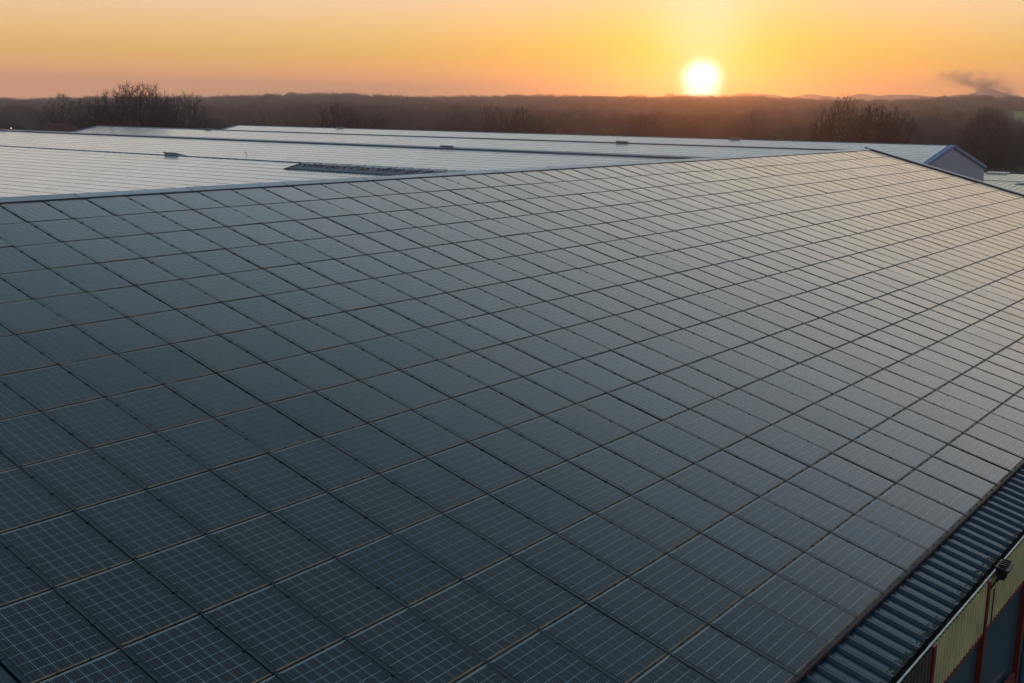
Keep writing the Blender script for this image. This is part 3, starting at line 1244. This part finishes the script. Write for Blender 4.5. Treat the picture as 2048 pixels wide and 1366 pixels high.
mb = MB()
mb.hexa([flow(LX0 - 0.4, -30, -0.2), flow(LX1, -30, -0.2), flow(LX1, 60, -0.2), flow(LX0 - 0.4, 60, -0.2),
         flow(LX0 - 0.4, -30, 0), flow(LX1, -30, 0), flow(LX1, 60, 0), flow(LX0 - 0.4, 60, 0)], 'pale_roof')
mb.build('roof', lh)
sm = MB()
sm.hexa([(LX0 - 0.3, -0.06, LZ0 + 0.002), (LX1, -0.06, LZ1 + 0.002), (LX1, 0.06, LZ1 + 0.002), (LX0 - 0.3, 0.06, LZ0 + 0.002),
         (LX0 - 0.3, -0.05, LZ0 + 0.09), (LX1, -0.05, LZ1 + 0.09), (LX1, 0.05, LZ1 + 0.09), (LX0 - 0.3, 0.05, LZ0 + 0.09)], 'pale_roof')
SM = sm.mesh('roof_seam', lh.location)
for i in range(50):
    y = -20 + i * 1.6
    link('roof_seam', SM, lh, (0, y, 0))
mb = MB()
xm = LX0 + 0.55 * (LX1 - LX0)
mb.hexa([flow(xm - 0.25, -30, 0.09), flow(xm + 0.25, -30, 0.09), flow(xm + 0.25, 60, 0.09), flow(xm - 0.25, 60, 0.09),
         flow(xm - 0.25, -30, 0.16), flow(xm + 0.25, -30, 0.16), flow(xm + 0.25, 60, 0.16), flow(xm - 0.25, 60, 0.16)], 'blue_dull')
mb.build('roof_strip', lh)
mb = MB()
mb.box((LX0 - 0.55, -30, LZ0 - 0.55), (LX0 - 0.42, 60, LZ0 + 0.02), 'blue')
mb.build('fascia', lh)
mb = MB()
prof = []
for i in range(110):
    s = -29 + i * 0.8
    prof += [(s, 0), (s + 0.4, 0), (s + 0.5, 0.08), (s + 0.7, 0.08)]
mb.sweep(prof, lambda t, p_, h_: (LX0 + 0.1 - h_, p_, t), 0, LZ0 - 0.2, 'teal_clad')
mb.build('wall', lh)
mb = MB()
mb.box((LX1 - 0.3, -30, 0), (LX1 - 0.1, 60, LZ1 - 0.2), 'teal_clad')
mb.build('rear_wall', lh)
mb = MB()
mb.hexa([flow(xm - 5.6, 29.4, 0.1), flow(xm - 0.6, 29.4, 0.1), flow(xm - 0.6, 37.0, 0.1), flow(xm - 5.6, 37.0, 0.1),
         flow(xm - 5.4, 29.6, 0.55), flow(xm - 0.8, 29.6, 0.55), flow(xm - 0.8, 36.0, 0.3), flow(xm - 5.4, 36.0, 0.3)], 'blue_dull')
mb.build('skylight', lh)
mb = MB()
mb.hexa([flow(LX1 - 3.0, 43.5, 0.05), flow(LX1, 43.5, 0.05), flow(LX1, 48.0, 0.05), flow(LX1 - 3.0, 48.0, 0.05),
         flow(LX1 - 3.0, 43.5, 0.4), flow(LX1, 43.5, 0.4), flow(LX1, 48.0, 0.4), flow(LX1 - 3.0, 48.0, 0.4)], 'vent_lid')
mb.build('ridge_vent', lh)

# small tiled house beyond the far end of the halls
hs = empty('tiled_house', (150.5, 251.0, 0), 'small house with orange tiled roof and chimney under the bare trees', 'house')
hx, hy, hw, hd = 150.5, 251.0, 10.5, 6.0
he, hr = H - 5.5, H - 3.0
a0 = R(-32)
ca, sa = math.cos(a0), math.sin(a0)


def fh_(x, y, z):
    return (hx + x * ca - y * sa, hy + x * sa + y * ca, z)


mb = MB()
mb.hexa([fh_(-hw / 2, -hd / 2, 0), fh_(hw / 2, -hd / 2, 0), fh_(hw / 2, hd / 2, 0), fh_(-hw / 2, hd / 2, 0),
         fh_(-hw / 2, -hd / 2, he), fh_(hw / 2, -hd / 2, he), fh_(hw / 2, hd / 2, he), fh_(-hw / 2, hd / 2, he)], 'render_wall')
mb.build('wall', hs)
mb = MB()
ov = 0.5
A = [fh_(-hw / 2 - ov, -hd / 2 - ov, he - 0.1), fh_(hw / 2 + ov, -hd / 2 - ov, he - 0.1), fh_(hw / 2 + ov, hd / 2 + ov, he - 0.1), fh_(-hw / 2 - ov, hd / 2 + ov, he - 0.1)]
B = [fh_(-hw / 2 + 2.2, 0, hr), fh_(hw / 2 - 2.2, 0, hr)]
mb.poly([A[0], A[1], B[1], B[0]], 'tile')
mb.poly([A[2], A[3], B[0], B[1]], 'tile')
mb.poly([A[1], A[2], B[1]], 'tile')
mb.poly([A[3], A[0], B[0]], 'tile')
mb.poly(A[::-1], 'tile')
rf = mb.build('roof', hs)
mb = MB()
mb.hexa([fh_(1.6, -0.5, hr - 0.8), fh_(2.6, -0.5, hr - 0.8), fh_(2.6, 0.5, hr - 0.8), fh_(1.6, 0.5, hr - 0.8),
         fh_(1.6, -0.5, hr + 0.7), fh_(2.6, -0.5, hr + 0.7), fh_(2.6, 0.5, hr + 0.7), fh_(1.6, 0.5, hr + 0.7)], 'tile')
mb.build('chimney', rf)


# ------------------------------------------------------------------ trees
def grow(seed, height, width, n=600, base=0.14, rt=0.028, low=-0.15, wob=0.10, stems=1, brush=4, inner=0.45):
    """list of (p0, p1, r0, r1, level) segments of a leafless tree standing at the origin: limbs fork again and
    again until they reach points spread through a dome, each ending in a small brush of twigs"""
    g = np.random.default_rng(seed)
    segs = []
    top = height * base
    lump = g.normal(size=(14, 3))
    lump /= np.linalg.norm(lump, axis=1)[:, None]
    tg = []
    while len(tg) < n:
        d = g.normal(size=3)
        d /= np.linalg.norm(d)
        if d[2] < low or g.random() > 0.35 + 0.65 * (d[2] - low) / (1 - low):
            continue
        env = (abs(math.hypot(d[0], d[1]) / (width * 0.5)) ** 2.6 + abs(d[2] / (height - top)) ** 2.6) ** (-1 / 2.6)
        k = 0.74 + 0.30 * max(0.0, float((lump @ d).max())) ** 6
        r = env * k * (inner + (1 - inner) * g.random() ** 0.5)
        tg.append(d * r + (0, 0, top))
    tg = np.array(tg)

    def rad(m):
        return rt * max(1, m) ** 0.42

    def limb(p, q, m, lev, r1m):
        """bent run from p to q"""
        L = float(np.linalg.norm(q - p))
        k = 2 if L < 2.5 else 3
        prev, pr = p, rad(m)
        for i in range(1, k + 1):
            t = i / k
            c = p + (q - p) * t
            if i < k:
                c = c + g.normal(size=3) * L * wob
                c[2] -= L * 0.05
            r2 = rad(m) + (rad(r1m) - rad(m)) * t
            segs.append((Vector(prev), Vector(c), pr, r2, lev))
            prev, pr = c, r2

    def rec(p, pts):
        m = len(pts)
        if m == 1:
            q = pts[0]
            limb(p, q, 1, 2, 1)
            d = (q - p) / (np.linalg.norm(q - p) + 1e-6)
            for _ in range(brush):
                e = d + g.normal(size=3) * 0.75 + (0, 0, 0.05)
                e /= np.linalg.norm(e)
                segs.append((Vector(q), Vector(q + e * height * g.uniform(0.025, 0.06)), rt * 0.9, rt * 0.45, 2))
            return
        c = pts.mean(0)
        near = float(np.linalg.norm(pts - p, axis=1).min())
        t = g.uniform(0.22, 0.42) if m > 6 else g.uniform(0.35, 0.55)
        q = p + (c - p) * min(t, 0.9)
        limb(p, q, m, 1, m * 0.7)
        ax = c - p
        ax /= np.linalg.norm(ax) + 1e-9
        x = pts - c
        x = x - np.outer(x @ ax, ax)
        u = np.linalg.svd(x + 1e-6 * g.normal(size=x.shape), full_matrices=False)[2][0]
        o = np.argsort(x @ u + g.normal(size=m) * np.std(x @ u) * 0.15)
        k = min(m - 1, max(1, int(round(m * g.uniform(0.32, 0.68)))))
        rec(q, pts[o[:k]])
        rec(q, pts[o[k:]])
    if stems == 1:
        root = np.array((0.0, 0.0, top))
        segs.append((Vector((0, 0, -0.3)), Vector(root), rad(n) * 1.25, rad(n), 0))
        rec(root, tg)
    else:
        ang = np.arctan2(tg[:, 1], tg[:, 0]) + g.normal(size=n) * 0.3
        o = np.argsort(ang)
        for part in np.array_split(o, stems):
            rec(np.array((g.normal() * 0.3, g.normal() * 0.3, -0.3 + top * 0.3)), tg[part])
        segs.append((Vector((0, 0, -0.3)), Vector((0, 0, top * 0.4)), rad(n) * 1.1, rad(n) * 0.8, 0))
    f = height / float(np.percentile([q[1].z for q in segs], 99.7))
    return [(Vector((a.x, a.y, a.z * f)), Vector((b.x, b.y, b.z * f)), c, d, l) for a, b, c, d, l in segs]


def seg_mesh(name, segs, mat_, sides):
    V, F = [], []
    for (p0, p1, r0, r1, lev) in segs:
        n = sides(lev)
        d = (p1 - p0)
        if d.length < 1e-5:
            continue
        d.normalize()
        u = d.orthogonal().normalized()
        w = d.cross(u)
        b = len(V)
        for c, r_ in ((p0, r0), (p1, r1)):
            for i in range(n):
                a = 2 * math.pi * i / n
                V.append(tuple(c + (u * math.cos(a) + w * math.sin(a)) * r_))
        for i in range(n):
            j = (i + 1) % n
            F.append((b + i, b + j, b + n + j, b + n + i))
    me = bpy.data.meshes.new(name)
    me.from_pydata(V, [], F)
    me.materials.append(M[mat_])
    me.shade_smooth()
    return me


PROTO = {}


def tree_meshes(key, trunk_levels=0, **kw):
    if key not in PROTO:
        s = grow(**kw)
        sides = (lambda l: 6 if l < 2 else 3)
        PROTO[key] = (seg_mesh('trunk', [q for q in s if q[4] <= trunk_levels], 'bark', sides),
                      seg_mesh('crown', [q for q in s if q[4] > trunk_levels], 'twig', sides),
                      kw['width'] / 2, kw['height'])
    return PROTO[key]


tree_meshes('oak', seed=5, height=23, width=23, n=2300, base=0.18, rt=0.034, low=0.0)
tree_meshes('oak_b', seed=9, height=20, width=20, n=1500, base=0.18, rt=0.035, low=0.0)
tree_meshes('multi', seed=12, height=18, width=19, n=1000, base=0.06, rt=0.042, stems=9, low=0.0, wob=0.05)
tree_meshes('round_a', seed=21, height=16, width=14, n=620, base=0.24, rt=0.046, low=0.0)
tree_meshes('round_b', seed=27, height=15, width=12, n=560, base=0.26, rt=0.046, low=0.0, inner=0.35)
tree_meshes('tall', seed=33, height=19, width=10, n=520, base=0.30, rt=0.044, low=0.05, inner=0.3)
tree_meshes('broom', seed=41, height=15, width=12, n=460, base=0.08, rt=0.044, stems=5, low=0.25, wob=0.05)


def conifer_mesh(seed, h):
    r_ = random.Random(seed)
    V, F = [], []
    n = 13
    for i in range(n):
        t = i / n
        z0 = h * (0.08 + 0.92 * t)
        rad = h * 0.2 * (1 - t) ** 0.9 + 0.15
        m_ = 9
        for j in range(m_):
            a = 2 * math.pi * (j + r_.random() * 0.6) / m_
            rr = rad * r_.uniform(0.7, 1.15)
            w = rad * 0.42
            b = len(V)
            c, s = math.cos(a), math.sin(a)
            V += [(0, 0, z0 + h * 0.09), (c * rr - s * w, s * rr + c * w, z0 - h * 0.02), (c * rr * 1.12, s * rr * 1.12, z0 - h * 0.045), (c * rr + s * w, s * rr - c * w, z0 - h * 0.02)]
            F.append((b, b + 1, b + 2, b + 3))
    me = bpy.data.meshes.new('crown')
    me.from_pydata(V, [], F)
    me.materials.append(M['needle'])
    return me


def leafy_mesh(seed, h, w, mat_, count=900):
    r_ = random.Random(seed)
    V, F = [], []
    for i in range(count):
        t = r_.random() ** 0.8
        z = h * (0.15 + 0.85 * t)
        rad = w * 0.5 * math.sin(math.pi * min(1, 0.12 + 0.88 * (1 - t))) ** 0.7 * (1 - 0.35 * t)
        a = r_.uniform(0, 6.283)
        q = rad * r_.random() ** 0.4
        c = Vector((q * math.cos(a), q * math.sin(a), z))
        s = r_.uniform(0.14, 0.34)
        u = Vector((r_.gauss(0, 1), r_.gauss(0, 1), r_.gauss(0, 1))).normalized()
        v = u.orthogonal().normalized()
        b = len(V)
        V += [tuple(c - u * s), tuple(c - v * s * 0.6), tuple(c + u * s), tuple(c + v * s * 0.6)]
        F.append((b, b + 1, b + 2, b + 3))
    me = bpy.data.meshes.new('crown')
    me.from_pydata(V, [], F)
    me.materials.append(M[mat_])
    return me


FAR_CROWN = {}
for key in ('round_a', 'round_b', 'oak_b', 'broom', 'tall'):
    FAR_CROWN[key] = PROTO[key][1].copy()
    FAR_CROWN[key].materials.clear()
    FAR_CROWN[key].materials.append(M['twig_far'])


def place_tree(kind, x, y, top, width, label, rz=0.0, group='bare trees behind the factory halls'):
    tm, cm, rad, h0 = PROTO[kind]
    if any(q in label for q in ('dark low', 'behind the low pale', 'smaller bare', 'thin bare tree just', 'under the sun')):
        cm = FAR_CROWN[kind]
    zb = terrain_z(x, y)
    h = top + 0.9 + H - zb
    sz = h / h0
    sx = 1.25 * width / (2 * rad)
    t = empty('bare_tree', (x, y, zb), label, 'tree', group)
    for nm, me in (('trunk', tm), ('crown', cm)):
        o = link(nm, me, t)
        o.scale = (sx, sx, sz)
        o.rotation_euler = (0, 0, rz)
    return t


TREES = [
    ('oak_b', 159.6, 259.3, 2.9, 18, 'rounded bare tree standing above the orange tiled house', 0.4),
    ('oak', 168.6, 244.1, 6.4, 24, 'tallest bare oak, its wide crown rising well above the skyline', 0.3),
    ('oak_b', 181.5, 244.1, 3.9, 19, 'broad bare tree crowding the foot of the tallest oak', 1.9),
    ('multi', 233.0, 231.4, 2.3, 16, 'many stemmed bare tree behind the vent on the farthest ridge', 0.2),
    ('tall', 262.4, 194.8, 2.4, 9.5, 'tall thin bare tree over the middle of the farthest ridge', 0.8),
    ('broom', 268.0, 190.6, 1.8, 8.5, 'forked bare tree just beside the tall thin one', 2.2),
    ('round_b', 262.3, 178.4, -0.6, 11, 'low rounded bare tree between the forked tree and the sun', 1.1),
    ('round_a', 255.6, 206.2, -0.2, 13, 'dark low bare tree before the tall thin one', 2.6),
    ('oak_b', 327.9, 110.6, 6.2, 11.5, 'dense bare tree reaching the mountains, above the near hall ridge end', 0.9),
    ('tall', 328.9, 116.2, 3.0, 8.0, 'slim bare tree on the sunward side of the dense one', 1.5),
    ('round_b', 336.5, 102.1, 3.9, 15, 'wide bare tree between the dense one and the blue verged gable', 2.9),
    ('round_a', 340.8, 95.5, 2.8, 13, 'bare tree whose crown hangs right above the farthest roof end', 0.1),
    ('tall', 333.4, 86.2, -0.4, 9, 'smaller bare tree over the peak of the grey gable', 1.2),
    ('oak', 351.1, 73.5, 3.2, 15, 'large spreading bare tree at the edge, below the green field', 2.0),
    ('oak_b', 352.0, 60.5, -0.6, 13, 'bare tree behind the low pale roof, cut by the picture edge', 0.7),
    ('broom', 331.2, 140.7, 2.0, 9, 'thin bare tree just past the sunlit young green tree', 0.4),
    ('round_b', 308.3, 166.7, 0.1, 12, 'bare tree in the orange glow directly under the sun', 1.7),
    ('multi', 251.8, 235.8, -1.6, 13, 'low bushy bare tree next to the many stemmed one', 2.4),
]
for k_, x, y, top, w, lab, rz in TREES:
    place_tree(k_, x, y, top, w, lab, rz)


def single_tree(name, x, y, mesh, h, label, cat='tree', group=None, tr=0.22):
    zb = terrain_z(x, y)
    t = empty(name, (x, y, zb), label, cat, group)
    link('crown', mesh, t)
    mb = MB()
    mb.tube((x, y, zb - 0.3), (x, y, zb + h * 0.55), tr, tr * 0.5, 'bark', 6)
    mb.build('trunk', t)
    return t


single_tree('young_tree', 289.3, 112.2, leafy_mesh(3, 12.9, 4.2, 'leaf_young'), 12.9, 'young yellow green tree in leaf behind the farthest ridge')
single_tree('young_tree', 285.0, 168.0, leafy_mesh(4, 13.2, 10, 'leaf_young', 700), 13, 'dull green bush in new leaf, left of the sun glow'.replace('left of', 'beside'), 'tree')
CON = [(951.3, 1127.3, 14.1, 'dark conifer pair leader on the far slope past the tallest oak'),
       (930.7, 1079.2, 10.9, 'lower dark conifer close to the leader on the far slope'),
       (911.8, 892.2, 9.7, 'taller of two dark conifers on the far slope above the bushy tree'),
       (912.1, 877.6, 8.6, 'shorter of two dark conifers on the far slope above the bushy tree'),
       (391.0, 124.5, 4.9, 'dark conifer standing between the dense bare tree and wide bare tree')]
CMESH = [conifer_mesh(1, 18), conifer_mesh(2, 18)]
for i, (x, y, top, lab) in enumerate(CON):
    zb = terrain_z(x, y)
    h = top + H - zb
    t = empty('conifer', (x, y, zb), lab, 'tree', 'conifers beyond the factory')
    o = link('crown', CMESH[i % 2], t)
    o.scale = (h / 18, h / 18, h / 18)
    mb = MB()
    mb.tube((x, y, zb - 0.3), (x, y, zb + h * 0.4), 0.25, 0.12, 'bark', 6)
    mb.build('trunk', t)


# ------------------------------------------------------------------ the wood: too many to count
def build_forest():
    pts, idx, rotz, scl = [], [], [], []
    fr_ = random.Random(99)
    seen = {}

    def free(x, y, d):
        kx, ky = int(x // d), int(y // d)
        for i in (-1, 0, 1):
            for j in (-1, 0, 1):
                for (a, b) in seen.get((d, kx + i, ky + j), ()):
                    if (a - x) ** 2 + (b - y) ** 2 < d * d:
                        return False
        seen.setdefault((d, kx, ky), []).append((x, y))
        return True
    bands = [(370, 700, 7.5, 3200), (700, 1150, 10, 4200), (1150, 1700, 13, 4200), (1700, 2360, 13, 7000)]
    for r0, r1, d, tries in bands:
        for _ in range(tries * 2):
            a = fr_.uniform(6, 72)
            r = math.sqrt(fr_.uniform(r0 * r0, r1 * r1))
            x, y = CAM.x + r * math.cos(R(a)), CAM.y + r * math.sin(R(a))
            if x < 272 and y < 60:
                continue
            if x < 232 and y < 268:
                continue
            if 300 < x < 347 and y < 75:
                continue
            # clearing for the meadow
            if px_az(2085) < a < px_az(1978) and 760 < r < 1345:
                continue
            if not free(x, y, d):
                continue
            pts.append((x, y, terrain_z(x, y)))
            con = fr_.random() < (0.02 + 0.05 * (r > 1500)) * (1 + 2 * (math.sin(a * 3.1) > 0.4))
            idx.append(5 + fr_.randrange(2) if con else fr_.randrange(5))
            rotz.append((0, 0, fr_.uniform(0, 6.28)))
            s = fr_.uniform(0.62, 0.95) * (0.80 if r < 520 else 0.92)
            if r > 2200:
                s *= fr_.uniform(0.5, 1.3)
            scl.append((s * fr_.uniform(0.95, 1.35) * (1 if r < 1150 else 1.5), 0, s))
    scl = [(a, a, c) for a, _, c in scl]
    me = bpy.data.meshes.new('forest')
    me.from_pydata(pts, [], [])
    for nm, ty, data in (('idx', 'INT', idx), ('rot', 'FLOAT_VECTOR', rotz), ('scl', 'FLOAT_VECTOR', scl)):
        at = me.attributes.new(nm, ty, 'POINT')
        at.data.foreach_set('value' if ty == 'INT' else 'vector', np.array(data, dtype=np.int32 if ty == 'INT' else np.float32).ravel())
    ob = link('forest', me)
    stuff(ob)
    ng = bpy.data.node_groups.new('forest_scatter', 'GeometryNodeTree')
    ng.interface.new_socket('Geometry', in_out='INPUT', socket_type='NodeSocketGeometry')
    ng.interface.new_socket('Geometry', in_out='OUTPUT', socket_type='NodeSocketGeometry')
    N = ng.nodes
    gi_ = N.new('NodeGroupInput')
    go_ = N.new('NodeGroupOutput')
    iop = N.new('GeometryNodeInstanceOnPoints')
    ng.links.new(gi_.outputs[0], iop.inputs['Points'])
    sources = []
    for nm in ('round_a', 'round_b', 'oak_b', 'broom', 'tall'):
        for o in bpy.data.objects:
            if o.type == 'MESH' and o.data == FAR_CROWN[nm]:
                sources.append(o)
                break
    for cmesh in CMESH:
        for o in bpy.data.objects:
            if o.type == 'MESH' and o.data == cmesh:
                sources.append(o)
                break
    gti = N.new('GeometryNodeGeometryToInstance')
    for o in reversed(sources):
        oi = N.new('GeometryNodeObjectInfo')
        oi.transform_space = 'ORIGINAL'
        oi.inputs['As Instance'].default_value = False
        oi.inputs['Object'].default_value = o
        one = N.new('GeometryNodeGeometryToInstance')
        ng.links.new(oi.outputs['Geometry'], one.inputs[0])
        if o is sources[-1]:
            join = N.new('GeometryNodeJoinGeometry')
        ng.links.new(one.outputs[0], join.inputs[0])
    N.remove(gti)
    ng.links.new(join.outputs[0], iop.inputs['Instance'])
    iop.inputs['Pick Instance'].default_value = True

    def attr(nm, ty):
        a = N.new('GeometryNodeInputNamedAttribute')
        a.data_type = ty
        a.inputs['Name'].default_value = nm
        return a.outputs[0]
    ng.links.new(attr('idx', 'INT'), iop.inputs['Instance Index'])
    e2r = N.new('FunctionNodeEulerToRotation')
    ng.links.new(attr('rot', 'FLOAT_VECTOR'), e2r.inputs[0])
    ng.links.new(e2r.outputs[0], iop.inputs['Rotation'])
    ng.links.new(attr('scl', 'FLOAT_VECTOR'), iop.inputs['Scale'])
    ng.links.new(iop.outputs[0], go_.inputs[0])
    md = ob.modifiers.new('scatter', 'NODES')
    md.node_group = ng
    print('forest trees', len(pts))


build_forest()


# ------------------------------------------------------------------ smoke on the skyline
def build_smoke():
    me = bpy.data.meshes.new('smoke_plume')
    bm = bmesh.new()
    bmesh.ops.create_icosphere(bm, subdivisions=3, radius=1.0)
    bm.to_mesh(me)
    bm.free()
    D = 3300.0
    a = px_az(1930)
    c = Vector((CAM.x + D * math.cos(R(a)), CAM.y + D * math.sin(R(a)), CAM.z + D * (229 - 175) / 2220.9 / 1.08))
    o = link('smoke_plume', me, None, c, (0, 0, R(a)))
    o.scale = (60, 165, 58)
    stuff(o)
    mt = bpy.data.materials.new('smoke')
    mt.use_nodes = True
    k = NT(mt.node_tree)
    out = k.n('ShaderNodeOutputMaterial')
    pv = k.n('ShaderNodeVolumePrincipled')
    pv.inputs['Color'].default_value = (0.32, 0.21, 0.15, 1)
    k.link(pv.outputs[0], out.inputs['Volume'])
    co = k.n('ShaderNodeTexCoord').outputs['Object']
    sp = k.n('ShaderNodeSeparateXYZ')
    k.link(co, sp.inputs[0])
    # object y grows towards the sun side; the fire sits at y = -0.55, z = -0.6
    y, z = sp.outputs[1], sp.outputs[2]
    t = k.math('DIVIDE', k.math('ADD', z, 0.62), 1.45)                 # 0 at the foot, 1 at the top
    cy = k.math('ADD', -0.46, k.math('MULTIPLY', k.math('POWER', k.math('MAXIMUM', t, 0.0), 1.2), 1.05))
    wid = k.math('ADD', 0.10, k.math('MULTIPLY', t, 0.42))
    q = k.math('DIVIDE', k.math('SUBTRACT', y, cy), wid)
    core = k.math('EXPONENT', k.math('MULTIPLY', k.math('MULTIPLY', q, q), -1.0))
    qx = k.math('DIVIDE', sp.outputs[0], 0.6)
    core = k.math('MULTIPLY', core, k.math('EXPONENT', k.math('MULTIPLY', k.math('MULTIPLY', qx, qx), -1.0)))
    fade = k.math('MULTIPLY', k.maprange(t, -0.05, 0.06, 0, 1), k.maprange(t, 0.0, 1.0, 1.0, 0.10))
    r2 = k.vmath('LENGTH', co)
    fade = k.math('MULTIPLY', fade, k.maprange(r2, 0.75, 0.98, 1, 0, True))
    mp = k.n('ShaderNodeMapping')
    mp.inputs['Scale'].default_value = (1.0, 1.6, 1.0)
    k.link(co, mp.inputs[0])
    nz = k.noise(mp.outputs[0], 3.4, 4, 0.6)
    dens = k.math('MULTIPLY', k.math('MULTIPLY', core, fade), k.maprange(nz, 0.40, 0.66, 0, 1, True))
    k.link(k.math('MULTIPLY', dens, 0.11), pv.inputs['Density'])
    me.materials.append(mt)


build_smoke()


# ------------------------------------------------------------------ evening haze
def build_haze():
    mb = MB()
    x0, x1, y0, y1, z0, z1 = -5600, 5900, -5600, 5700, -30, 165
    M['haze'] = bpy.data.materials.new('haze')
    M['haze'].use_nodes = True
    k = NT(M['haze'].node_tree)
    out = k.n('ShaderNodeOutputMaterial')
    pv = k.n('ShaderNodeVolumePrincipled')
    pv.inputs['Color'].default_value = (0.76, 0.71, 0.88, 1)
    pv.inputs['Density'].default_value = 0.00029
    pv.inputs['Anisotropy'].default_value = 0.88
    k.link(pv.outputs[0], out.inputs['Volume'])
    mb.box((x0, y0, z0), (x1, y1, z1), 'haze')
    stuff(mb.build('haze'))


build_haze()
